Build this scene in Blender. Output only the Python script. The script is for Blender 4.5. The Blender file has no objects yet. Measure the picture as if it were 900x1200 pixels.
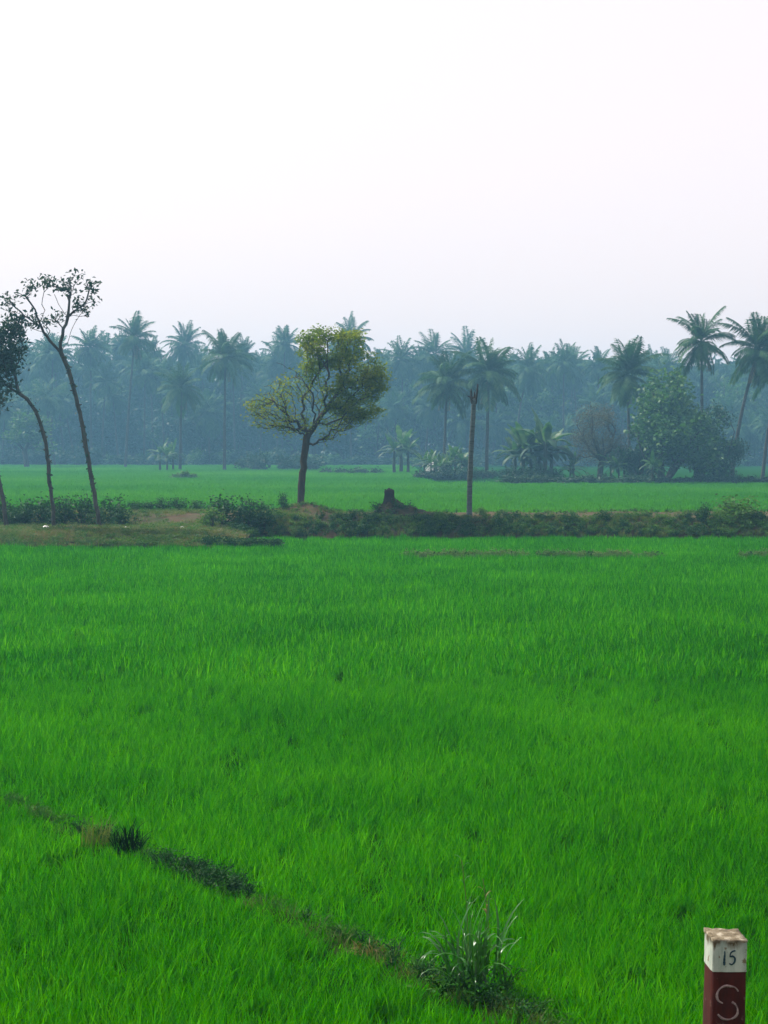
import bpy, math, random
import numpy as np
from mathutils import Vector, Matrix, noise as mnoise

random.seed(7)
R = math.radians
sc = bpy.context.scene
COL = sc.collection

# ------------------------------------------------------------------ camera
CAM_H, F_PX, PITCH = 4.0, 2000.0, math.atan(78 / 2000.0)
cam_d = bpy.data.cameras.new('camera')
cam = bpy.data.objects.new('camera', cam_d)
COL.objects.link(cam)
cam.location = (0, 0, CAM_H)
cam.rotation_euler = (R(90) - PITCH, 0, 0)
cam_d.sensor_fit = 'HORIZONTAL'
cam_d.sensor_width = 36
cam_d.lens = 80
cam_d.clip_start = 0.1
cam_d.clip_end = 5000
sc.camera = cam

# ------------------------------------------------------------------ sky, sun, exposure
SUN_EL, SUN_AZ = R(50), R(-58)          # azimuth from +Y, negative = to the left
sdir = Vector((math.sin(SUN_AZ) * math.cos(SUN_EL), math.cos(SUN_AZ) * math.cos(SUN_EL), math.sin(SUN_EL)))
w = bpy.data.worlds.new('World')
sc.world = w
w.use_nodes = True
nt = w.node_tree
sky = nt.nodes.new('ShaderNodeTexSky')
sky.sky_type = 'NISHITA'
sky.sun_disc = False
sky.sun_elevation = SUN_EL
sky.sun_rotation = SUN_AZ
sky.altitude = 0
sky.air_density = 1.0
sky.dust_density = 6.0
sky.ozone_density = 1.0
mixw = nt.nodes.new('ShaderNodeMix')     # hazy white sky: the whole dome is whitened evenly
mixw.data_type = 'RGBA'
mixw.inputs[0].default_value = 0.62
mixw.inputs[7].default_value = (9.7, 8.3, 8.3, 1)
bg = nt.nodes['Background']
nt.links.new(sky.outputs[0], mixw.inputs[6])
nt.links.new(mixw.outputs[2], bg.inputs[0])
bg.inputs[1].default_value = 0.110
sun_d = bpy.data.lights.new('sun', 'SUN')
sun_d.energy = 4.9
sun_d.angle = R(0.6)
sun_d.color = (1.0, 0.95, 0.86)
sun = bpy.data.objects.new('sun', sun_d)
sun.rotation_euler = sdir.to_track_quat('Z', 'Y').to_euler()
COL.objects.link(sun)
sc.view_settings.view_transform = 'Standard'
sc.view_settings.look = 'None'
sc.view_settings.exposure = 0.5
sc.view_settings.gamma = 1.0
sc.view_settings.use_curve_mapping = False
sc.render.engine = 'CYCLES'
sc.cycles.use_denoising = True
sc.cycles.max_bounces = 6
sc.cycles.diffuse_bounces = 3
sc.cycles.transmission_bounces = 4
sc.cycles.volume_bounces = 0
sc.cycles.use_adaptive_sampling = True
sc.cycles.adaptive_threshold = 0.02


# ------------------------------------------------------------------ helpers
def P(px, py, D):
    """pixel of the 900x1200 photograph -> point at distance D in front of the camera"""
    cf, sf = math.cos(PITCH), math.sin(PITCH)
    u = (600 - py) / F_PX
    d = Vector(((px - 450) / F_PX, cf + u * sf, -sf + u * cf))
    return Vector((0, 0, CAM_H)) + d * (D / d.y)


def DX(px, D):
    return P(px, 600, D).x


def np_mesh(name, V, F, var=None, mat=None, smooth=False):
    V = np.asarray(V, dtype=np.float32).reshape(-1, 3)
    F = np.asarray(F, dtype=np.int32)
    m, k = F.shape
    me = bpy.data.meshes.new(name)
    me.vertices.add(len(V))
    me.vertices.foreach_set('co', V.ravel())
    me.loops.add(m * k)
    me.loops.foreach_set('vertex_index', F.ravel())
    me.polygons.add(m)
    me.polygons.foreach_set('loop_start', np.arange(m, dtype=np.int32) * k)
    if smooth:
        me.polygons.foreach_set('use_smooth', np.ones(m, dtype=bool))
    me.update(calc_edges=True)
    if var is not None:
        a = me.attributes.new('var', 'FLOAT', 'POINT')
        a.data.foreach_set('value', np.asarray(var, dtype=np.float32))
    if mat:
        me.materials.append(mat)
    return me


def link(name, me, parent=None, loc=(0, 0, 0)):
    o = bpy.data.objects.new(name, me)
    COL.objects.link(o)
    o.location = loc
    if parent is not None:
        o.parent = parent
    return o


def tag(o, label=None, cat=None, group=None, kind=None):
    if label:
        o['label'] = label
    if cat:
        o['category'] = cat
    if group:
        o['group'] = group
    if kind:
        o['kind'] = kind
    return o


def thing(name, label, cat, loc=(0, 0, 0), rz=0.0, group=None, scale=1.0):
    o = bpy.data.objects.new(name, None)
    o.empty_display_size = 0.2
    COL.objects.link(o)
    o.location = loc
    o.rotation_euler = (0, 0, rz)
    o.scale = (scale,) * 3 if not isinstance(scale, tuple) else scale
    return tag(o, label, cat, group)


class Acc:
    """collects quads from several pieces into one mesh"""
    def __init__(self):
        self.V, self.F, self.A, self.n = [], [], [], 0

    def add(self, V, F, a=0.5):
        V = np.asarray(V, dtype=np.float32).reshape(-1, 3)
        self.V.append(V)
        self.F.append(np.asarray(F, dtype=np.int32) + self.n)
        self.A.append(np.full(len(V), a, dtype=np.float32) if np.isscalar(a) else np.asarray(a, dtype=np.float32))
        self.n += len(V)

    def mesh(self, name, mat=None, smooth=False):
        return np_mesh(name, np.concatenate(self.V), np.concatenate(self.F), np.concatenate(self.A), mat, smooth)


def tube(acc, pts, rad, sides=6, a=0.5, cap=True, wob=0.0, rng=None):
    pts = np.asarray(pts, dtype=np.float64)
    n = len(pts)
    rad = np.asarray(rad, dtype=np.float64) if not np.isscalar(rad) else np.full(n, rad)
    tan = np.gradient(pts, axis=0)
    tan /= np.linalg.norm(tan, axis=1)[:, None] + 1e-9
    ref = np.array([0.31, 0.95, 0.05])
    if abs(tan[0] @ ref) > 0.9:
        ref = np.array([1.0, 0, 0])
    V = np.zeros((n, sides, 3))
    ang = np.arange(sides) * 2 * math.pi / sides
    u = ref - tan[0] * (tan[0] @ ref)
    for i in range(n):
        u = u - tan[i] * (tan[i] @ u)
        u /= np.linalg.norm(u) + 1e-9
        v = np.cross(tan[i], u)
        rr = np.full(sides, rad[i])
        if wob and rng is not None:
            rr = rr * (1 + rng.uniform(-wob, wob, sides))
        V[i] = pts[i] + rr[:, None] * (np.cos(ang)[:, None] * u + np.sin(ang)[:, None] * v)
    idx = np.arange(n * sides).reshape(n, sides)
    a0, a1 = idx[:-1], idx[1:]
    F = np.stack([a0, np.roll(a0, -1, 1), np.roll(a1, -1, 1), a1], -1).reshape(-1, 4)
    V = V.reshape(-1, 3)
    if cap:
        c = len(V)
        V = np.vstack([V, pts[-1] + tan[-1] * rad[-1] * 0.6])
        top = idx[-1]
        Fc = np.stack([top, np.roll(top, -1), np.full(sides, c), np.full(sides, c)], -1)
        # quads with a doubled centre are avoided: pair up neighbouring triangles
        Fc = np.array([[top[j], top[(j + 1) % sides], top[(j + 2) % sides], c] for j in range(0, sides - 1, 2)])
        F = np.vstack([F, Fc])
    acc.add(V, F, a)


def leaf_quads(rng, C, size, aspect=0.42, up_bias=0.3, droop=0.3, fold=0.25, var=None, jitter=0.35):
    """pointed folded leaves (one quad each) at the centres C"""
    C = np.asarray(C, dtype=np.float64)
    n = len(C)
    d = rng.normal(size=(n, 3))
    d[:, 2] = d[:, 2] * 0.6 - droop
    d /= np.linalg.norm(d, axis=1)[:, None]
    nrm = rng.normal(size=(n, 3))
    nrm[:, 2] += up_bias * 3
    nrm -= d * np.sum(nrm * d, 1)[:, None]
    nrm /= np.linalg.norm(nrm, axis=1)[:, None] + 1e-9
    s = np.cross(d, nrm)
    L = (size * (1 + rng.uniform(-jitter, jitter, n)))[:, None]
    base = C - d * L * 0.5
    tip = C + d * L * 0.5
    mid = C - d * L * 0.06 + nrm * L * fold * aspect
    l = mid + s * L * aspect * 0.5
    r = mid - s * L * aspect * 0.5
    V = np.stack([base, r, tip, l], 1).reshape(-1, 3)
    F = np.arange(n * 4).reshape(n, 4)
    if var is None:
        var = rng.uniform(0, 1, n)
    return V, F, np.repeat(var, 4)


def fbm(x, y, s, seed=0.0, oct=3):
    v, a, t = 0.0, 1.0, 0.0
    for o in range(oct):
        v += a * mnoise.noise(Vector((x * s + seed, y * s - seed * 1.7, seed * 0.37 + o * 5.1)))
        t += a
        a *= 0.5
        s *= 2.1
    return v / t


def sstep(a, b, x):
    t = min(1.0, max(0.0, (x - a) / (b - a)))
    return t * t * (3 - 2 * t)


# ------------------------------------------------------------------ materials
def new_mat(name):
    m = bpy.data.materials.new(name)
    m.use_nodes = True
    n = m.node_tree.nodes
    n.clear()
    out = n.new('ShaderNodeOutputMaterial')
    return m, m.node_tree, n, out


def ramp(nodes, stops, interp='LINEAR'):
    r = nodes.new('ShaderNodeValToRGB')
    r.color_ramp.interpolation = interp
    els = r.color_ramp.elements
    while len(els) < len(stops):
        els.new(0.5)
    for e, (p, c) in zip(els, stops):
        e.position = p
        e.color = (*c, 1)
    return r


def leaf_mat(name, c0, c1, c2, transl=0.35, rough=0.55, spec=0.2, nscale=0.5, namt=0.5, tcol=(1.25, 1.3, 0.6)):
    """leaf colours from the per-leaf attribute, mixed with a slow patchiness over the plants"""
    m, t, n, out = new_mat(name)
    at = n.new('ShaderNodeAttribute')
    at.attribute_name = 'var'
    geo = n.new('ShaderNodeNewGeometry')
    nz = n.new('ShaderNodeTexNoise')
    nz.inputs['Scale'].default_value = nscale
    nz.inputs['Detail'].default_value = 3
    t.links.new(geo.outputs['Position'], nz.inputs['Vector'])
    mx = n.new('ShaderNodeMix')
    mx.inputs[0].default_value = namt
    t.links.new(at.outputs['Fac'], mx.inputs[2])
    st = n.new('ShaderNodeMapRange')
    st.inputs[1].default_value = 0.3
    st.inputs[2].default_value = 0.7
    t.links.new(nz.outputs['Fac'], st.inputs[0])
    t.links.new(st.outputs[0], mx.inputs[3])
    rp = ramp(n, [(0.0, c0), (0.5, c1), (1.0, c2)])
    t.links.new(mx.outputs[0], rp.inputs[0])
    pb = n.new('ShaderNodeBsdfPrincipled')
    pb.inputs['Roughness'].default_value = rough
    pb.inputs['Specular IOR Level'].default_value = spec
    t.links.new(rp.outputs[0], pb.inputs['Base Color'])
    tr = n.new('ShaderNodeBsdfTranslucent')
    mul = n.new('ShaderNodeMix')
    mul.data_type = 'RGBA'
    mul.blend_type = 'MULTIPLY'
    mul.inputs[0].default_value = 1
    mul.inputs[7].default_value = (*tcol, 1)
    t.links.new(rp.outputs[0], mul.inputs[6])
    t.links.new(mul.outputs[2], tr.inputs[0])
    ms = n.new('ShaderNodeMixShader')
    ms.inputs[0].default_value = transl
    t.links.new(pb.outputs[0], ms.inputs[1])
    t.links.new(tr.outputs[0], ms.inputs[2])
    t.links.new(ms.outputs[0], out.inputs[0])
    return m


def rough_mat(name, c0, c1, c2=None, scale=4.0, detail=6, rough=0.9, bump=0.3, stretch=(1, 1, 1), spec=0.2, bdist=0.02):
    m, t, n, out = new_mat(name)
    tc = n.new('ShaderNodeTexCoord')
    mp = n.new('ShaderNodeMapping')
    mp.inputs['Scale'].default_value = stretch
    t.links.new(tc.outputs['Object'], mp.inputs[0])
    nz = n.new('ShaderNodeTexNoise')
    nz.inputs['Scale'].default_value = scale
    nz.inputs['Detail'].default_value = detail
    nz.inputs['Roughness'].default_value = 0.62
    t.links.new(mp.outputs[0], nz.inputs['Vector'])
    stops = [(0.32, c0), (0.68, c1)] if c2 is None else [(0.3, c0), (0.5, c1), (0.68, c2)]
    rp = ramp(n, stops)
    t.links.new(nz.outputs['Fac'], rp.inputs[0])
    pb = n.new('ShaderNodeBsdfPrincipled')
    pb.inputs['Roughness'].default_value = rough
    pb.inputs['Specular IOR Level'].default_value = spec
    t.links.new(rp.outputs[0], pb.inputs['Base Color'])
    bp = n.new('ShaderNodeBump')
    bp.inputs['Strength'].default_value = bump
    bp.inputs['Distance'].default_value = bdist
    t.links.new(nz.outputs['Fac'], bp.inputs['Height'])
    t.links.new(bp.outputs[0], pb.inputs['Normal'])
    t.links.new(pb.outputs[0], out.inputs[0])
    return m


M = {}
M['rice'] = leaf_mat('rice_leaf', (0.005, 0.074, 0.0004), (0.024, 0.205, 0.0006), (0.095, 0.365, 0.0010), transl=0.46,
                     rough=0.7, spec=0.0, nscale=0.22, namt=0.30, tcol=(1.3, 1.35, 0.5))
M['rice_far'] = leaf_mat('rice_leaf_far', (0.026, 0.165, 0.003), (0.050, 0.230, 0.006), (0.090, 0.285, 0.008), transl=0.4,
                         rough=0.65, spec=0.0, nscale=0.03, namt=0.6, tcol=(1.2, 1.3, 0.5))
M['paddy_soil'] = rough_mat('paddy_soil', (0.004, 0.030, 0.001), (0.010, 0.060, 0.002), scale=1.2, bump=0.4, spec=0.0)
M['weed'] = leaf_mat('weed_leaf', (0.022, 0.075, 0.012), (0.048, 0.130, 0.020), (0.105, 0.200, 0.032), transl=0.35, nscale=0.8, spec=0.1)
M['weed_dark'] = leaf_mat('dark_weed_leaf', (0.008, 0.036, 0.010), (0.015, 0.062, 0.016), (0.034, 0.105, 0.022), transl=0.25, nscale=0.9, spec=0.1)
M['bund_green'] = leaf_mat('bund_weed_leaf', (0.010, 0.070, 0.006), (0.025, 0.120, 0.010), (0.060, 0.170, 0.018), transl=0.3, nscale=0.8, spec=0.08)
M['bund_dark'] = leaf_mat('bund_dark_weed_leaf', (0.003, 0.026, 0.005), (0.006, 0.050, 0.008), (0.018, 0.090, 0.014), transl=0.2, nscale=0.9, spec=0.1)
M['dry'] = leaf_mat('dry_grass_blade', (0.07, 0.075, 0.02), (0.13, 0.12, 0.035), (0.22, 0.17, 0.07), transl=0.3, nscale=0.5)
M['olive_grass'] = leaf_mat('olive_grass_blade', (0.04, 0.085, 0.018), (0.08, 0.13, 0.025), (0.15, 0.17, 0.045), transl=0.35, nscale=0.35)
M['lone_leaf'] = leaf_mat('yellow_green_leaf', (0.034, 0.090, 0.010), (0.105, 0.170, 0.012), (0.240, 0.260, 0.018), transl=0.5, nscale=0.9, namt=0.55)
M['left_leaf'] = leaf_mat('dark_broad_leaf', (0.008, 0.030, 0.016), (0.014, 0.048, 0.022), (0.030, 0.070, 0.026), transl=0.2, nscale=1.2)
M['tree_leaf'] = leaf_mat('mid_green_leaf', (0.018, 0.065, 0.020), (0.038, 0.110, 0.026), (0.085, 0.180, 0.034), transl=0.3, nscale=0.25)
M['tree_dark'] = leaf_mat('dark_green_leaf', (0.008, 0.035, 0.018), (0.016, 0.055, 0.024), (0.032, 0.085, 0.030), transl=0.25, nscale=0.2)
M['brown_leaf'] = leaf_mat('brownish_sparse_leaf', (0.048, 0.055, 0.034), (0.072, 0.078, 0.048), (0.105, 0.106, 0.064), transl=0.3, nscale=0.4)
M['palm'] = leaf_mat('palm_frond_leaf', (0.012, 0.050, 0.020), (0.024, 0.080, 0.026), (0.075, 0.140, 0.045), transl=0.25, nscale=0.3, spec=0.1, rough=0.6)
M['palm_dry'] = leaf_mat('dry_palm_frond', (0.07, 0.06, 0.03), (0.11, 0.09, 0.04), (0.16, 0.13, 0.05), transl=0.2)
M['banana'] = leaf_mat('banana_leaf', (0.015, 0.06, 0.02), (0.032, 0.095, 0.03), (0.10, 0.18, 0.07), transl=0.35, nscale=0.5, spec=0.2, rough=0.5)
M['bark'] = rough_mat('grey_brown_bark', (0.018, 0.018, 0.014), (0.060, 0.055, 0.042), scale=6, stretch=(1, 1, 0.3), bump=0.6)
M['bark_pale'] = rough_mat('pale_bark', (0.022, 0.024, 0.020), (0.070, 0.070, 0.056), scale=7, stretch=(1, 1, 0.35), bump=0.6)
M['palm_bark'] = rough_mat('palm_trunk_bark', (0.020, 0.022, 0.019), (0.065, 0.066, 0.055), scale=5, stretch=(0.4, 0.4, 2.5), bump=0.5)


# ------------------------------------------------------------------ terrain profiles
def bank_h(x, y):
    """raised earth bank across the fields; its left part is a low ramp of dry grass in front of the hedge"""
    w_ = fbm(x, y, 0.12, 3.0)
    lf = 1 - sstep(-7.4, -5.2, x + 0.5 * w_)
    f0, f1 = 74.9 + 0.5 * fbm(x, 0, 0.35, 8), 77.1 + 0.3 * fbm(x, 0, 0.5, 2)
    hr = sstep(f0, f1, y) * (0.84 + 0.10 * fbm(x, y, 0.4, 5))
    hl = 0.42 * sstep(67.8 + 0.6 * fbm(x, 0, 0.3, 4), 70.5, y) + 0.42 * sstep(77.0, 80.0, y)
    h = hr * (1 - lf) + hl * lf
    h *= 1 - sstep(82.4 + 0.4 * fbm(x, 0, 0.3, 11), 84.6, y)
    mound = 0.42 * math.exp(-(((x - DX(352, 79.5)) / 1.05) ** 2 + ((y - 79.5) / 1.2) ** 2))
    mound += 0.22 * math.exp(-(((x - DX(372, 79.2)) / 0.8) ** 2 + ((y - 79.2) / 1.0) ** 2))
    h += mound + 0.05 * fbm(x, y, 1.6, 9) * min(1, h * 3)
    return h


BUND = [(-7.5, 24.6), (P(0, 925, 19.85).x, 19.85), (P(110, 975, 17.66).x, 17.66), (P(200, 1005, 16.56).x, 16.56),
        (P(290, 1045, 15.3).x, 15.3), (P(430, 1105, 13.72).x, 13.72), (P(545, 1155, 12.64).x, 12.64), (P(640, 1195, 11.9).x, 11.9), (2.6, 9.6)]


BUND = [(x_ * 1.02, y_ * 1.02) for x_, y_ in BUND]


def bund_dist(x, y):
    best = 1e9
    for (ax, ay), (bx, by) in zip(BUND[:-1], BUND[1:]):
        dx, dy = bx - ax, by - ay
        t = max(0, min(1, ((x - ax) * dx + (y - ay) * dy) / (dx * dx + dy * dy)))
        best = min(best, math.hypot(x - ax - dx * t, y - ay - dy * t))
    return best


FIELD_Z = -0.27          # the near plot lies a little lower than the far field


def ground_h(x, y):
    if y > 12:
        return FIELD_Z * (1 - sstep(79, 89, y))
    return max(FIELD_Z, min(2.3, 3.0 - y / 3.0))


def grid_mesh(name, xs, ys, hf, mat):
    nx, ny = len(xs), len(ys)
    V = np.array([(x, y, hf(x, y)) for y in ys for x in xs], dtype=np.float32)
    i = np.arange(nx * ny).reshape(ny, nx)
    F = np.stack([i[:-1, :-1], i[:-1, 1:], i[1:, 1:], i[1:, :-1]], -1).reshape(-1, 4)
    return np_mesh(name, V, F, None, mat, True)


# ------------------------------------------------------------------ setting
ys = [-60, -30, -12, -6, 0, 1, 2, 2.1, 3, 4.5, 6, 7.5, 9, 9.81, 12, 20, 40, 66, 76, 79, 80.5, 82, 84, 86, 89, 90, 120, 160, 220, 300, 400, 520, 650, 800]
xs = [-600, -400, -250, -120, -60, -30, -15, -7, 0, 7, 15, 30, 60, 120, 250, 400, 600]
ground = link('ground', grid_mesh('ground', xs, ys, ground_h, M['paddy_soil']))
tag(ground, 'flat green paddy land reaching back to the palm grove', None, None, 'structure')

# bank material: brown soil with olive patches
m, t, n, out = new_mat('bank_earth')
geo = n.new('ShaderNodeNewGeometry')
nz = n.new('ShaderNodeTexNoise')
nz.inputs['Scale'].default_value = 0.7
nz.inputs['Detail'].default_value = 8
nz.inputs['Roughness'].default_value = 0.65
t.links.new(geo.outputs['Position'], nz.inputs['Vector'])
rp = ramp(n, [(0.30, (0.022, 0.036, 0.009)), (0.45, (0.045, 0.045, 0.017)), (0.57, (0.066, 0.046, 0.026)), (0.70, (0.038, 0.050, 0.014))])
t.links.new(nz.outputs['Fac'], rp.inputs[0])
pb = n.new('ShaderNodeBsdfPrincipled')
pb.inputs['Roughness'].default_value = 0.95
pb.inputs['Specular IOR Level'].default_value = 0.1
bp = n.new('ShaderNodeBump')
bp.inputs['Distance'].default_value = 0.15
bp.inputs['Strength'].default_value = 0.7
t.links.new(nz.outputs['Fac'], bp.inputs['Height'])
t.links.new(bp.outputs[0], pb.inputs['Normal'])
t.links.new(rp.outputs[0], pb.inputs['Base Color'])
t.links.new(pb.outputs[0], out.inputs[0])
M['bank'] = m
bx = np.concatenate([np.linspace(-60, -26, 40), np.linspace(-25.5, 25.5, 190), np.linspace(26, 60, 40)])
by = np.linspace(66.0, 86.5, 84)
bank = link('earth_bank', grid_mesh('earth_bank', bx, by, lambda x, y: bank_h(x, y) - 0.06 - 0.40 * (1 - sstep(0, 0.3, bank_h(x, y))), M['bank']))
tag(bank, 'low brown earth bank running across between the two paddies', None, None, 'structure')

# near bund: a low muddy ridge between two plots
acc = Acc()
rng = np.random.default_rng(5)
bpts = []
for (ax, ay), (bx_, by_) in zip(BUND[:-1], BUND[1:]):
    for k in range(10):
        s = k / 10
        bpts.append((ax + (bx_ - ax) * s, ay + (by_ - ay) * s))
bpts = np.array(bpts)
tn = np.gradient(bpts, axis=0)
tn /= np.linalg.norm(tn, axis=1)[:, None]
prof = [(-0.36, -0.06), (-0.2, 0.03), (-0.07, 0.06), (0.07, 0.06), (0.2, 0.03), (0.36, -0.06)]
V = []
for p, tt in zip(bpts, tn):
    for (o, h) in prof:
        q = p + np.array([-tt[1], tt[0]]) * o * 0.75 * (1 + rng.uniform(-0.2, 0.2))
        V.append((q[0], q[1], h + FIELD_Z + 0.02 + rng.uniform(-0.02, 0.02)))
k = len(prof)
i = np.arange(len(V)).reshape(-1, k)
F = np.stack([i[:-1, :-1], i[:-1, 1:], i[1:, 1:], i[1:, :-1]], -1).reshape(-1, 4)
M['bund'] = rough_mat('bund_mud', (0.006, 0.030, 0.003), (0.026, 0.040, 0.008), scale=5, bump=0.8, spec=0.0)
tag(link('bund_path', np_mesh('bund_path', V, F, None, M['bund'], True)),
    'narrow muddy bund between the near paddy plots', None, None, 'structure')


# ------------------------------------------------------------------ scatter by geometry nodes (for uncountable growth)
def scatter(name, pts, rots, scales, idx, variants, label, cat=None):
    me = bpy.data.meshes.new(name)
    pts = np.asarray(pts, dtype=np.float32)
    n = len(pts)
    me.vertices.add(n)
    me.vertices.foreach_set('co', pts.ravel())
    for nm, tp, dat, key in (('rot', 'FLOAT_VECTOR', rots, 'vector'), ('scl', 'FLOAT_VECTOR', scales, 'vector'), ('pick', 'INT', idx, 'value')):
        a = me.attributes.new(nm, tp, 'POINT')
        a.data.foreach_set(key, np.asarray(dat, dtype=np.int32 if tp == 'INT' else np.float32).ravel())
    me.update()
    coll = bpy.data.collections.new(name + '_kinds')
    for j, vm in enumerate(variants):
        coll.objects.link(bpy.data.objects.new('%s_kind_%02d' % (name, j), vm))
    o = link(name, me)
    ng = bpy.data.node_groups.new(name + '_scatter', 'GeometryNodeTree')
    ng.interface.new_socket('Geometry', in_out='INPUT', socket_type='NodeSocketGeometry')
    ng.interface.new_socket('Geometry', in_out='OUTPUT', socket_type='NodeSocketGeometry')
    N = ng.nodes
    gi, go = N.new('NodeGroupInput'), N.new('NodeGroupOutput')
    ci = N.new('GeometryNodeCollectionInfo')
    ci.inputs['Collection'].default_value = coll
    ci.inputs['Separate Children'].default_value = True
    ci.inputs['Reset Children'].default_value = True
    ip = N.new('GeometryNodeInstanceOnPoints')
    ip.inputs['Pick Instance'].default_value = True

    def attr(nm, tp):
        a = N.new('GeometryNodeInputNamedAttribute')
        a.data_type = tp
        a.inputs[0].default_value = nm
        return a.outputs[0]
    L = ng.links
    L.new(gi.outputs[0], ip.inputs['Points'])
    L.new(ci.outputs[0], ip.inputs['Instance'])
    L.new(attr('pick', 'INT'), ip.inputs['Instance Index'])
    L.new(attr('rot', 'FLOAT_VECTOR'), ip.inputs['Rotation'])
    L.new(attr('scl', 'FLOAT_VECTOR'), ip.inputs['Scale'])
    L.new(ip.outputs[0], go.inputs[0])
    md = o.modifiers.new('scatter', 'NODES')
    md.node_group = ng
    me.materials.append(variants[0].materials[0])
    return tag(o, label, None, None, 'stuff')


def blade_tuft(rng, n, rad, h0, h1, wd, lean, mat, droop=0.35, seg=3):
    """a tuft of upright grass blades, each a bent tapering strip"""
    acc = Acc()
    for _ in range(n):
        a, r = rng.uniform(0, 6.283), rad * math.sqrt(rng.uniform())
        b = np.array([r * math.cos(a), r * math.sin(a), -0.02])
        az = rng.uniform(0, 6.283)
        out_ = np.array([math.cos(az), math.sin(az), 0])
        L = rng.uniform(h0, h1)
        ln = abs(rng.normal(0, lean)) + 0.05
        side = np.array([-math.sin(az + rng.normal(0, .5)), math.cos(az + rng.normal(0, .5)), 0])
        V, pos, ang = [], b.copy(), ln
        w0 = wd * rng.uniform(0.7, 1.3)
        for s in range(seg + 1):
            f = s / seg
            ww = w0 * (0.75 + 0.5 * f if f < 0.5 else (1 - f) * 2.0 + 0.06)
            V += [pos - side * ww / 2, pos + side * ww / 2]
            d = out_ * math.sin(ang) + np.array([0, 0, math.cos(ang)])
            pos = pos + d * L / seg
            ang += droop * rng.uniform(0.5, 1.6)
        i = np.arange(len(V)).reshape(-1, 2)
        F = np.stack([i[:-1, 0], i[:-1, 1], i[1:, 1], i[1:, 0]], -1)
        va = rng.uniform(0, 1)
        acc.add(V, F, va)
    return acc.mesh('blade_tuft', mat)


def fan_points(rng, d0, d1, dens, margin=1.25, extra=1.5, dens1=None):
    """points over the wedge of field in view between two distances"""
    out_ = []
    dens1 = dens1 or dens
    D = d0
    while D < d1:
        st = max(0.8, D * 0.03)
        hw = 0.226 * (D + st) * margin + extra
        t_ = (D - d0) / (d1 - d0)
        q = dens * (dens1 / dens) ** t_
        n = int(2 * hw * st * q)
        out_.append(np.stack([rng.uniform(-hw, hw, n), rng.uniform(D, D + st, n)], 1))
        D += st
    return np.concatenate(out_)


rng = np.random.default_rng(11)
near_kinds = [blade_tuft(rng, 36, 0.13, 0.16, 0.31, 0.0085, 0.24, M['rice'], 0.2) for _ in range(9)]
mid_kinds = [blade_tuft(rng, 30, 0.19, 0.22, 0.40, 0.021, 0.24, M['rice'], 0.18, seg=2) for _ in range(6)]
far_kinds = [blade_tuft(rng, 46, 0.75, 0.26, 0.40, 0.05, 0.2, M['rice_far'], 0.15, seg=2) for _ in range(4)]


def rice(name, pts, kinds, label, keep, base=1.0, wind=0.05):
    rg = np.random.default_rng(len(pts))
    P_, R_, S_ = [], [], []
    for x, y in pts:
        if not keep(x, y):
            continue
        g = fbm(x, y * 0.45, 0.55, 1.0) * 0.42 + fbm(x, y * 0.5, 0.09, 6.0) * 0.12
        s = base * (1.0 + g) * rg.uniform(0.76, 1.16)
        e = bund_dist(x, y) if y < 26 else 9
        s *= 0.8 + 0.2 * sstep(0.1, 0.5, e)
        P_.append((x, y, FIELD_Z if y < 80 else 0.0))
        R_.append((rg.normal(0, 0.10), wind + rg.normal(0, 0.12) + 0.12 * fbm(x, y, 0.25, 2), 0))
        S_.append((base * (1 + 0.5 * g), base * (1 + 0.5 * g), s))
    R_ = np.array(R_)
    # spin about z is folded in by choosing mirrored scales: keeps the common wind lean
    S_ = np.array(S_)
    S_[:, 0] *= rg.choice([-1, 1], len(S_))
    S_[:, 1] *= rg.choice([-1, 1], len(S_))
    return scatter(name, P_, R_, S_, rg.integers(0, len(kinds), len(P_)), kinds, label)


def near_keep(x, y):
    if bund_dist(x, y) < 0.004 + 0.14 * fbm(x, y, 1.3, 4) + (0.13 if y < 13.5 else (0.09 if 15.6 < y < 17.0 else 0.0)):
        return False
    if y > 66.5 and bank_h(x, y) > 0.05 and not (x > -6 and y < 75.2):
        return False
    if abs(y - (62.6 + 0.9 * fbm(x, 0, 0.12, 3) + max(0, x) * 0.02)) < 0.18 and x > 1.0 + fbm(x, y, .4) and fbm(x, y, 0.5, 7) > -0.18:
        return False
    return True


rice('rice_crop', fan_points(rng, 9.3, 30, 50, dens1=30), near_kinds, 'bright green young rice growing in the near paddy', near_keep)
rice('rice_crop', fan_points(rng, 30, 75.4, 17, margin=1.2, dens1=11), mid_kinds, 'bright green young rice filling the paddy up to the bank', near_keep)
rice('rice_crop', fan_points(rng, 84.8, 330, 1.9, margin=1.2, dens1=0.65), far_kinds, 'hazy green rice in the field beyond the earth bank',
     lambda x, y: not (y > 165 and x > 5 and y > 172 + 3 * fbm(x, y, .05)) , base=1.0)


# ------------------------------------------------------------------ weeds on bank and bund (uncountable)
def weed_tuft(rng, n, rad, h, size, mat, stems=5, aspect=0.45):
    acc = Acc()
    C, st = [], []
    for _ in range(stems):
        a = rng.uniform(0, 6.283)
        tip = np.array([math.cos(a) * rad * rng.uniform(.2, 1), math.sin(a) * rad * rng.uniform(.2, 1), h * rng.uniform(.6, 1)])
        tube(acc, [np.zeros(3), tip * [0.4, 0.4, 0.55], tip], [0.012, 0.009, 0.004], 4, 0.2, cap=False)
        st.append(tip)
    for k in range(n):
        tip = st[rng.integers(0, stems)]
        f = rng.uniform(0.25, 1.05)
        C.append(tip * [f, f, f] + rng.normal(0, 0.18 * rad + 0.03, 3) * [1, 1, 0.7])
    V, F, A = leaf_quads(rng, C, size, aspect, 0.35, 0.15)
    V[:, 2] = np.maximum(V[:, 2], -0.01)
    acc.add(V, F, A)
    return acc.mesh('weed_tuft', mat)


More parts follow.
